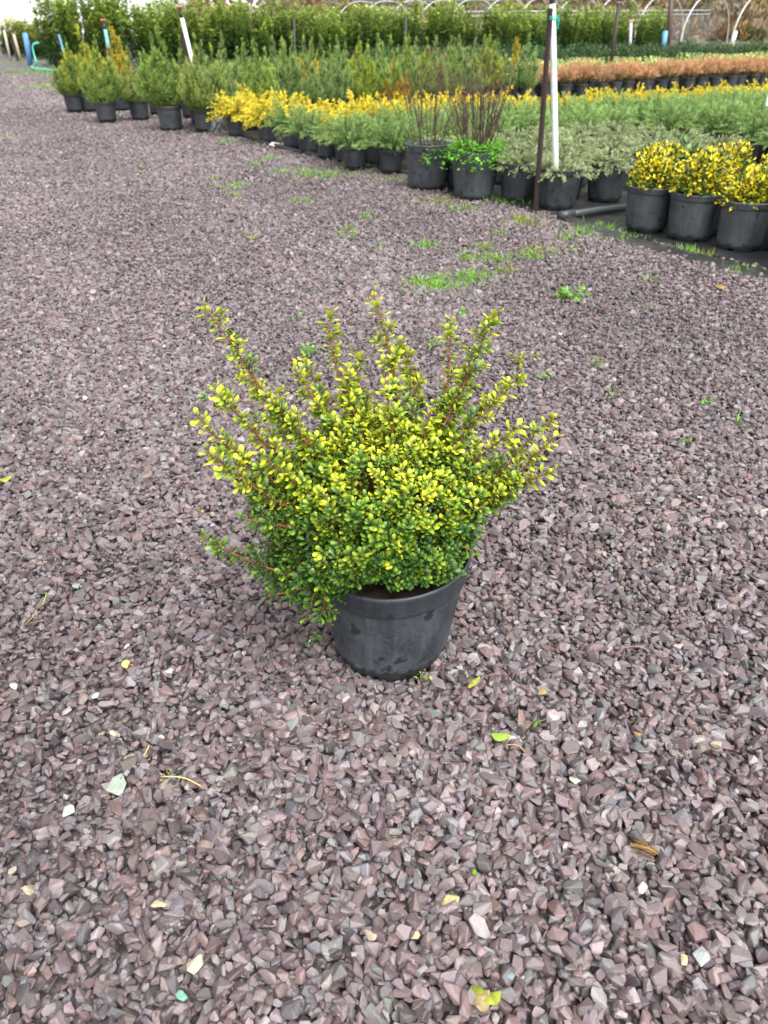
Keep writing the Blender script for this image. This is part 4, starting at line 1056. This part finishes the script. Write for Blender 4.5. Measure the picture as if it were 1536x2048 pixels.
# scrub bank
def bank():
    nx, ny = 60, 14; V, F = [], []
    for j in range(ny):
        for i in range(nx):
            x = -40 + 120 * i / (nx - 1); y = 56 + 54 * j / (ny - 1) + .16 * x
            V.append((x, y, 12 * (j / (ny - 1)) ** 1.2 + .8 * math.sin(x * .2 + j) * (j > 0) - .1))
    F = [(j * nx + i, j * nx + i + 1, (j + 1) * nx + i + 1, (j + 1) * nx + i) for j in range(ny - 1) for i in range(nx - 1)]
    o = link('hillside', np_mesh('hillside', V, F, mats=[M_field], smooth=True)); o['kind'] = 'structure'
    k = 2000
    cx = R.uniform(-36, 70, k); f = R.random(k) ** 1.3; f[:420] = R.uniform(-.16, .03, 420); cy = 56 + 50 * f + .16 * cx; cz = 12 * np.maximum(f, 0) ** 1.2; rr = R.uniform(.9, 2.6, k) * (.7 + .6 * f); rr[:420] *= .6
    pal_ = np.array([(.20, .13, .075), (.15, .12, .055), (.26, .19, .11), (.11, .12, .045), (.30, .20, .08), (.22, .18, .14)]); ci_ = R.integers(0, len(pal_), k)
    m = 46; q = rand_dirs(k * m); q[:, 2] = np.abs(q[:, 2]) * 1.1
    ctr = np.repeat(np.stack([cx, cy, cz], 1), m, 0); rad = np.repeat(rr, m)
    p = ctr + q * rad[:, None] * R.uniform(.5, 1, (k * m, 1))
    c = pal_[np.repeat(ci_, m)] * (1 + R.normal(0, .22, (k * m, 1)))
    V, F, C = blades(p, q + R.normal(0, .6, q.shape) + np.array((0, 0, .5)), R.normal(0, 1, q.shape), R.uniform(.25, .6, k * m), .5, np.clip(c * .85, .01, .8), np.clip(c * 1.1, .01, .8))
    s = link('scrub', np_mesh('scrub', V, F, C, [M_needle])); s['kind'] = 'stuff'; s['label'] = 'brown and olive autumn scrub covering the bank behind the fence'
bank()

# ------------------------------------------------------------------ weeds, grass, fallen leaves, odd stones
def grass():
    clumps = [(1055, 447, .13, 150), (1040, 440, .06, 60), (850, 570, .10, 90), (905, 570, .13, 150), (945, 555, .10, 110), (870, 575, .06, 50), (990, 520, .07, 70), (965, 497, .06, 60), (850, 495, .07, 60), (1010, 545, .05, 50), (1080, 507, .10, 90), (1060, 515, .06, 40),
              (940, 520, .06, 50), (700, 460, .05, 40), (690, 475, .06, 40), (620, 350, .20, 130), (660, 352, .22, 150), (600, 405, .08, 50), (475, 375, .12, 70), (455, 285, .12, 60), (540, 320, .10, 50), (735, 435, .05, 30), (710, 330, .13, 180), (765, 338, .12, 160), (790, 362, .12, 60), (880, 405, .14, 110), (925, 420, .09, 60),
              (1030, 405, .12, 90), (980, 400, .10, 60), (1200, 462, .14, 110), (1245, 480, .13, 60), (1160, 470, .08, 50), (1380, 505, .05, 40), (1410, 515, .05, 40), (1480, 545, .05, 40), (20, 278, .3, 60), (90, 150, .9, 300), (75, 140, .9, 260), (100, 175, .5, 160), (60, 125, 1.0, 200), (470, 392, .08, 30), (420, 360, .08, 30), (1130, 480, .06, 30),
              (1000, 470, .05, 25), (1150, 505, .04, 15), (760, 500, .03, 12), (1300, 560, .03, 12), (1190, 730, .02, 8), (600, 640, .02, 6), (500, 480, .04, 14), (1470, 850, .012, 5), (640, 300, .10, 50), (560, 345, .08, 30), (510, 330, .06, 24), (1060, 1450, .01, 4)]
    P_, D_, L_, C_ = [], [], [], []
    for px, py, r, k in clumps:
        c = G(px, py); k = int(k * 1.35)
        x = c.x + R.normal(0, r * .55, k); y = c.y + R.normal(0, r * .55, k)
        P_.append(np.stack([x, y, np.full(k, -.002)], 1)); th = R.uniform(0, 6.28, k); el = R.uniform(.5, 1.45, k)
        D_.append(np.stack([np.cos(th) * np.cos(el), np.sin(th) * np.cos(el), np.sin(el)], 1)); L_.append(R.uniform(.018, .055, k) * (1 + .8 * (c.y > 12)))
        C_.append(jit((.22, .47, .05) if R.random() < .8 else (.30, .36, .08), k, .2, .08))
    P_ = np.concatenate(P_); D_ = np.concatenate(D_); L_ = np.concatenate(L_); C_ = np.concatenate(C_)
    V, F, C = blades(P_, D_, R.normal(0, 1, P_.shape), L_, .11, C_ * .8, C_ * 1.1)
    o = link('grass', np_mesh('grass', V, F, C, [M_weed])); o['kind'] = 'stuff'; o['label'] = 'thin bright grass sprouting through the gravel along the bed edge'
grass()
def weed(px, py, r, n, col, lab, ll=.018, hgt=.03):
    c = G(px, py); root = empty('weed', c); tag(root, lab, 'weed')
    mb = MB(); k = max(4, n // 7); P_, D_ = [], []
    for i in range(k):
        a = R.uniform(0, 6.28); q = r * R.uniform(.3, 1.0); e = np.array((q * math.cos(a), q * math.sin(a), hgt * R.uniform(.2, 1)))
        pts = [np.zeros(3), e * .5 + np.array((0, 0, hgt * .35)), e]; mb.tube(spline(pts, 6), .0010, 4, tuple(np.array(col) * .8), cap=False)
        for _ in range(max(3, n // k)):
            f = R.uniform(.35, 1); p = e * f + np.array((0, 0, hgt * .35 * 4 * f * (1 - f) * .5)) + R.normal(0, .006, 3); P_.append(p); D_.append(np.array((math.cos(a), math.sin(a), .3)) + R.normal(0, .7, 3))
    link('stems', mb.mesh('stems', M_weed, True), root)['kind'] = 'stuff'
    P_ = np.array(P_); P_[:, 2] = np.maximum(P_[:, 2], .004); D_ = np.array(D_); m = len(P_); L = ll * R.uniform(.6, 1.2, m); cc = jit(col, m, .2, .07)
    M = frames(D_, R.normal(0, .4, (m, 3)) + np.array((0, 0, 1.))) * np.stack([L * 1.1, L, L], 1)[:, None, :]
    V, F, C = scatter(EV, EF, M, P_, ramp(cc, cc * 1.1, EY)); link('leaves', np_mesh('leaves', V, F, C, [M_weed], True), root)['kind'] = 'stuff'
LG, YG = (.20, .42, .06), (.34, .36, .09)
weed(1145, 600, .085, 70, LG, 'bright green leafy weed spreading on open gravel near the bed', .024, .045)
weed(1045, 728, .06, 70, YG, 'straggly yellowish brown weed on gravel behind the holly', .014, .05)
weed(625, 712, .05, 46, LG, 'green weed on gravel behind the longest holly shoots', .016, .04)
weed(740, 690, .035, 26, YG, 'small yellowish weed behind the tallest holly shoots', .012, .03)
weed(865, 695, .045, 36, (.24, .36, .10), 'soft green weed behind the holly between two upright shoots', .014, .04)
weed(925, 632, .03, 24, LG, 'tiny green weed on gravel beside grass patch', .014, .03)
weed(1085, 755, .03, 16, (.24, .40, .10), 'thin sprig weed beside the straggly brownish weed', .012, .02)
weed(1225, 790, .04, 14, LG, 'thin creeping weed with few leaves on open gravel', .013, .02)
weed(1412, 805, .025, 16, LG, 'tiny bright seedling tuft on gravel far from the bed', .013, .02)
weed(1195, 735, .022, 10, LG, 'tiny upright green sprig on open gravel', .012, .035)
weed(1300, 620, .03, 12, (.28, .38, .12), 'thin pale sprig on gravel below the euonymus pots', .012, .03)
weed(412, 800, .03, 16, (.22, .40, .1), 'small green weed just behind the tip of a leaning holly shoot', .012, .025)
weed(640, 1286, .016, 26, (.26, .42, .10), 'little green weed tucked under the overhanging holly against the pot foot', .008, .028)
weed(842, 1362, .014, 16, (.34, .44, .12), 'little pale weed growing at the bare foot of the holly pot', .0075, .026)
weed(1375, 885, .012, 8, LG, 'single tiny two-leaved green seedling on open gravel', .010, .012)
weed(345, 1562, .02, 12, (.30, .32, .08), 'mossy scrap with straw on the gravel', .006, .01)

def fallen(px, py, L, wid, rz, col, lab, curl=.35, tilt=.15, name='fallen_leaf'):
    V, F, Y = leaf_template(wid, 1.5, curl, (0, .12, .3, .5, .7, .87, .97), (.05, .5, .85, 1.0, .85, .5, .15)); F = tri_fix(F)
    V = V.copy(); V[:, 1] -= .5; V[:, 2] -= V[:, 2].min(); V[:, 2] += .004 * np.sin(V[:, 0] * 30)
    V[:, 2] += .05 * np.sin(V[:, 1] * 7 + R.uniform(0, 6)) * (.3 + np.abs(V[:, 0]) * 2); cc = np.array(col)[None] * .72 * (1 + R.normal(0, .2, (len(V), 1))) * np.array((1 + R.normal(0, .1), 1, 1))
    me = np_mesh(name, V * L, F, cc, [M_weed], True)
    o = link(name, me, None, G(px, py, .010) + Vector((0, 0, .002)), (tilt, R.normal(0, .15), rz)); tag(o, lab, 'leaf'); return o
fallen(998, 1478, .030, .62, 1.3, (.60, .72, .10), 'folded lime-yellow leaf on gravel in front of the holly pot', .5, .35)
fallen(945, 1371, .026, .38, 2.3, (.55, .55, .05), 'narrow curled yellow leaf beside the holly pot foot', .6)
fallen(1085, 1389, .020, .9, .4, (.72, .55, .24), 'crumpled tan leaf scrap near the narrow curled yellow leaf', .5)
fallen(956, 1988, .022, .7, .9, (.32, .48, .05), 'fresh green leaf half of a withered leaf pair', .3)
fallen(985, 2000, .026, .65, -1.0, (.40, .50, .06), 'yellow-green spotted leaf beside a withered tan leaf', .35)
fallen(962, 2008, .024, .9, 2.4, (.50, .44, .20), 'withered tan leaf between two greener leaves', .3)
fallen(12, 962, .030, .5, 1.9, (.55, .60, .07), 'long yellow-green leaf alone on gravel far from the holly', .3)
fallen(950, 1748, .012, .6, .3, (.25, .52, .05), 'tiny bright green leaf on gravel', .2)
fallen(1070, 1452, .014, .4, 2.6, (.22, .40, .06), 'thin dark green leaf sliver in front of the pot', .3)
mb = MB(); c_ = G(1290, 1700, .010); b0 = c_.copy()
for k in range(26):
    a = .45 + R.normal(0, .10); L = R.uniform(.010, .019); o_ = np.array((R.normal(0, .003), R.normal(0, .0045), R.uniform(0, .006))); d_ = np.array((math.cos(-a), math.sin(-a), R.normal(0, .08)))
    mb.tube([o_ - d_ * L, o_ + np.array((0, 0, .002)), o_ + d_ * L], [.0006, .0011, .0005], 4, [(.16, .09, .035), (.09, .05, .025), (.30, .17, .05)][k % 3], cap=False)
tag(link('bark_scrap', mb.mesh('bark_scrap', M_bark, True), None, b0), 'frayed brown fibrous bark scrap lying on the gravel', 'bark')['kind'] = 'thing'
for k, (px, py) in enumerate(((410, 932), (1275, 1470), (405, 1025), (280, 345), (1140, 430), (1440, 578))):
    fallen(px, py, .014 if py > 600 else .05, .5, R.uniform(0, 6), [(.62, .60, .08), (.55, .32, .10)][k % 2], ['tiny yellow leaf scrap on the gravel', 'tiny orange-brown leaf scrap on the gravel'][k % 2], .3)['group'] = ['yellow leaf scraps', 'orange leaf scraps'][k % 2]
# straw
for k, (a, b, lab) in enumerate((((50, 1250), (82, 1222), 'orange-brown straw stalk bent on the gravel below a green stalk'), ((288, 1512), (297, 1490), 'short yellow straw stalk on the gravel'), ((322, 1553), (402, 1572), 'long pale straw beside the mossy scrap'), ((1010, 1490), (1050, 1504), 'thin tan twig in front of the pot'), ((1240, 1296), (1300, 1302), 'thin grey twig lying alone on the gravel'), ((85, 1210), (92, 1185), 'green grass stalk above the orange straw'))):
    p0, p1 = G(*a, .012), G(*b, .014); m_ = (p0 + p1) / 2 + Vector((.004, .002, .006)); mb = MB(); mb.tube(spline([p0, m_, p1], 8), .0011, 5, [(.38, .22, .07), (.5, .42, .1), (.55, .42, .16), (.36, .26, .14), (.25, .18, .14), (.25, .42, .07)][k])
    tag(link('straw', mb.mesh('straw', M_bark, True)), lab, 'straw')
# odd-coloured stones that can be picked out
OD = [(900, 1800, .030, (.74, .58, .26), 'ochre-yellow rough stone on the gravel'), (392, 1928, .028, (.72, .62, .42), 'cream rough stone near the small turquoise stone'), (318, 1815, .030, (.72, .60, .38), 'long narrow cream chip on the gravel'), (364, 1994, .020, (.22, .48, .36), 'small turquoise-green stone on the gravel'),
      (237, 1568, .048, (.42, .50, .40), 'large flat pale green slate chip'), (135, 1622, .022, (.55, .62, .54), 'pale green-white stone near the large flat green chip'), (1150, 1560, .024, (.66, .68, .55), 'white-green crusted stone in front of the pot'), (830, 1872, .016, (.74, .62, .36), 'small yellow stone next to the ochre stone'), (1398, 1918, .038, (.50, .54, .53), 'large pale blue-grey stone beside a small tan one'),
      (1285, 1775, .020, (.66, .64, .56), 'small white chip near the frayed bark scrap'), (155, 1172, .030, (.48, .52, .46), 'pale grey-green stone near the orange straw stalk'), (190, 1391, .020, (.64, .70, .68), 'white-blue quartz stone near the snail shell'), (230, 1465, .022, (.60, .55, .42), 'split cream and grey stone'), (323, 1474, .014, (.68, .68, .44), 'tiny pale yellow stone'),
      (28, 1372, .020, (.62, .60, .58), 'whitish rounded stone below the orange straw stalk'), (254, 1292, .014, (.78, .74, .70), 'tiny white stone just beyond the snail shell'), (1208, 1108, .018, (.56, .46, .30), 'sandy brown stone beyond the thin grey twig'), (1400, 994, .018, (.70, .66, .58), 'small white stone near the tiny two-leaved seedling'), (1528, 1020, .026, (.62, .60, .52), 'pale beige stone farther out beyond the small white stone'), (1120, 668, .022, (.60, .60, .48), 'pale stone between the holly and the bright leafy weed'),
      (1020, 1950, .016, (.20, .32, .33), 'small teal-grey stone near the leaf pair'), (1368, 1922, .018, (.74, .60, .36), 'small tan stone beside the pale blue-grey stone'), (740, 1868, .026, (.62, .50, .38), 'buff stone near the small yellow stone'), (1430, 1488, .026, (.58, .56, .40), 'grey stone with a yellow crust')]
for k, (px, py, s, c, lab) in enumerate(OD):
    me = rock_mesh('pebble', M_pebble, 300 + k, .5 if k != 4 else .22, 12)
    o = link('pebble', me, None, G(px, py, .009), (R.normal(0, .3) if k != 4 else .15, R.normal(0, .3) if k != 4 else -.1, R.uniform(0, 6.28)), (s, s * .9, s * .8)); o['tint'] = (c[0] * .6, c[1] * .6, c[2] * .6, 1.0); tag(o, lab, 'stone')
# snail shell
def snail():
    mb = MB(); pts, rad = [], []
    for k in range(40):
        a = k * .36; r = .0068 * math.exp(-.085 * a * 1.0); pts.append((r * math.cos(a) * .8, -.0008 * a * 1.0, r * math.sin(a) * .8)); rad.append(r * .62)
    mb.tube(pts, rad, 10, (.62, .52, .18)); o = link('snail_shell', mb.mesh('snail_shell', M_plastic, True), None, G(250, 1327, .012), (0, .3, .5)); tag(o, 'small yellow spiral snail shell lying on the gravel', 'shell')
snail()
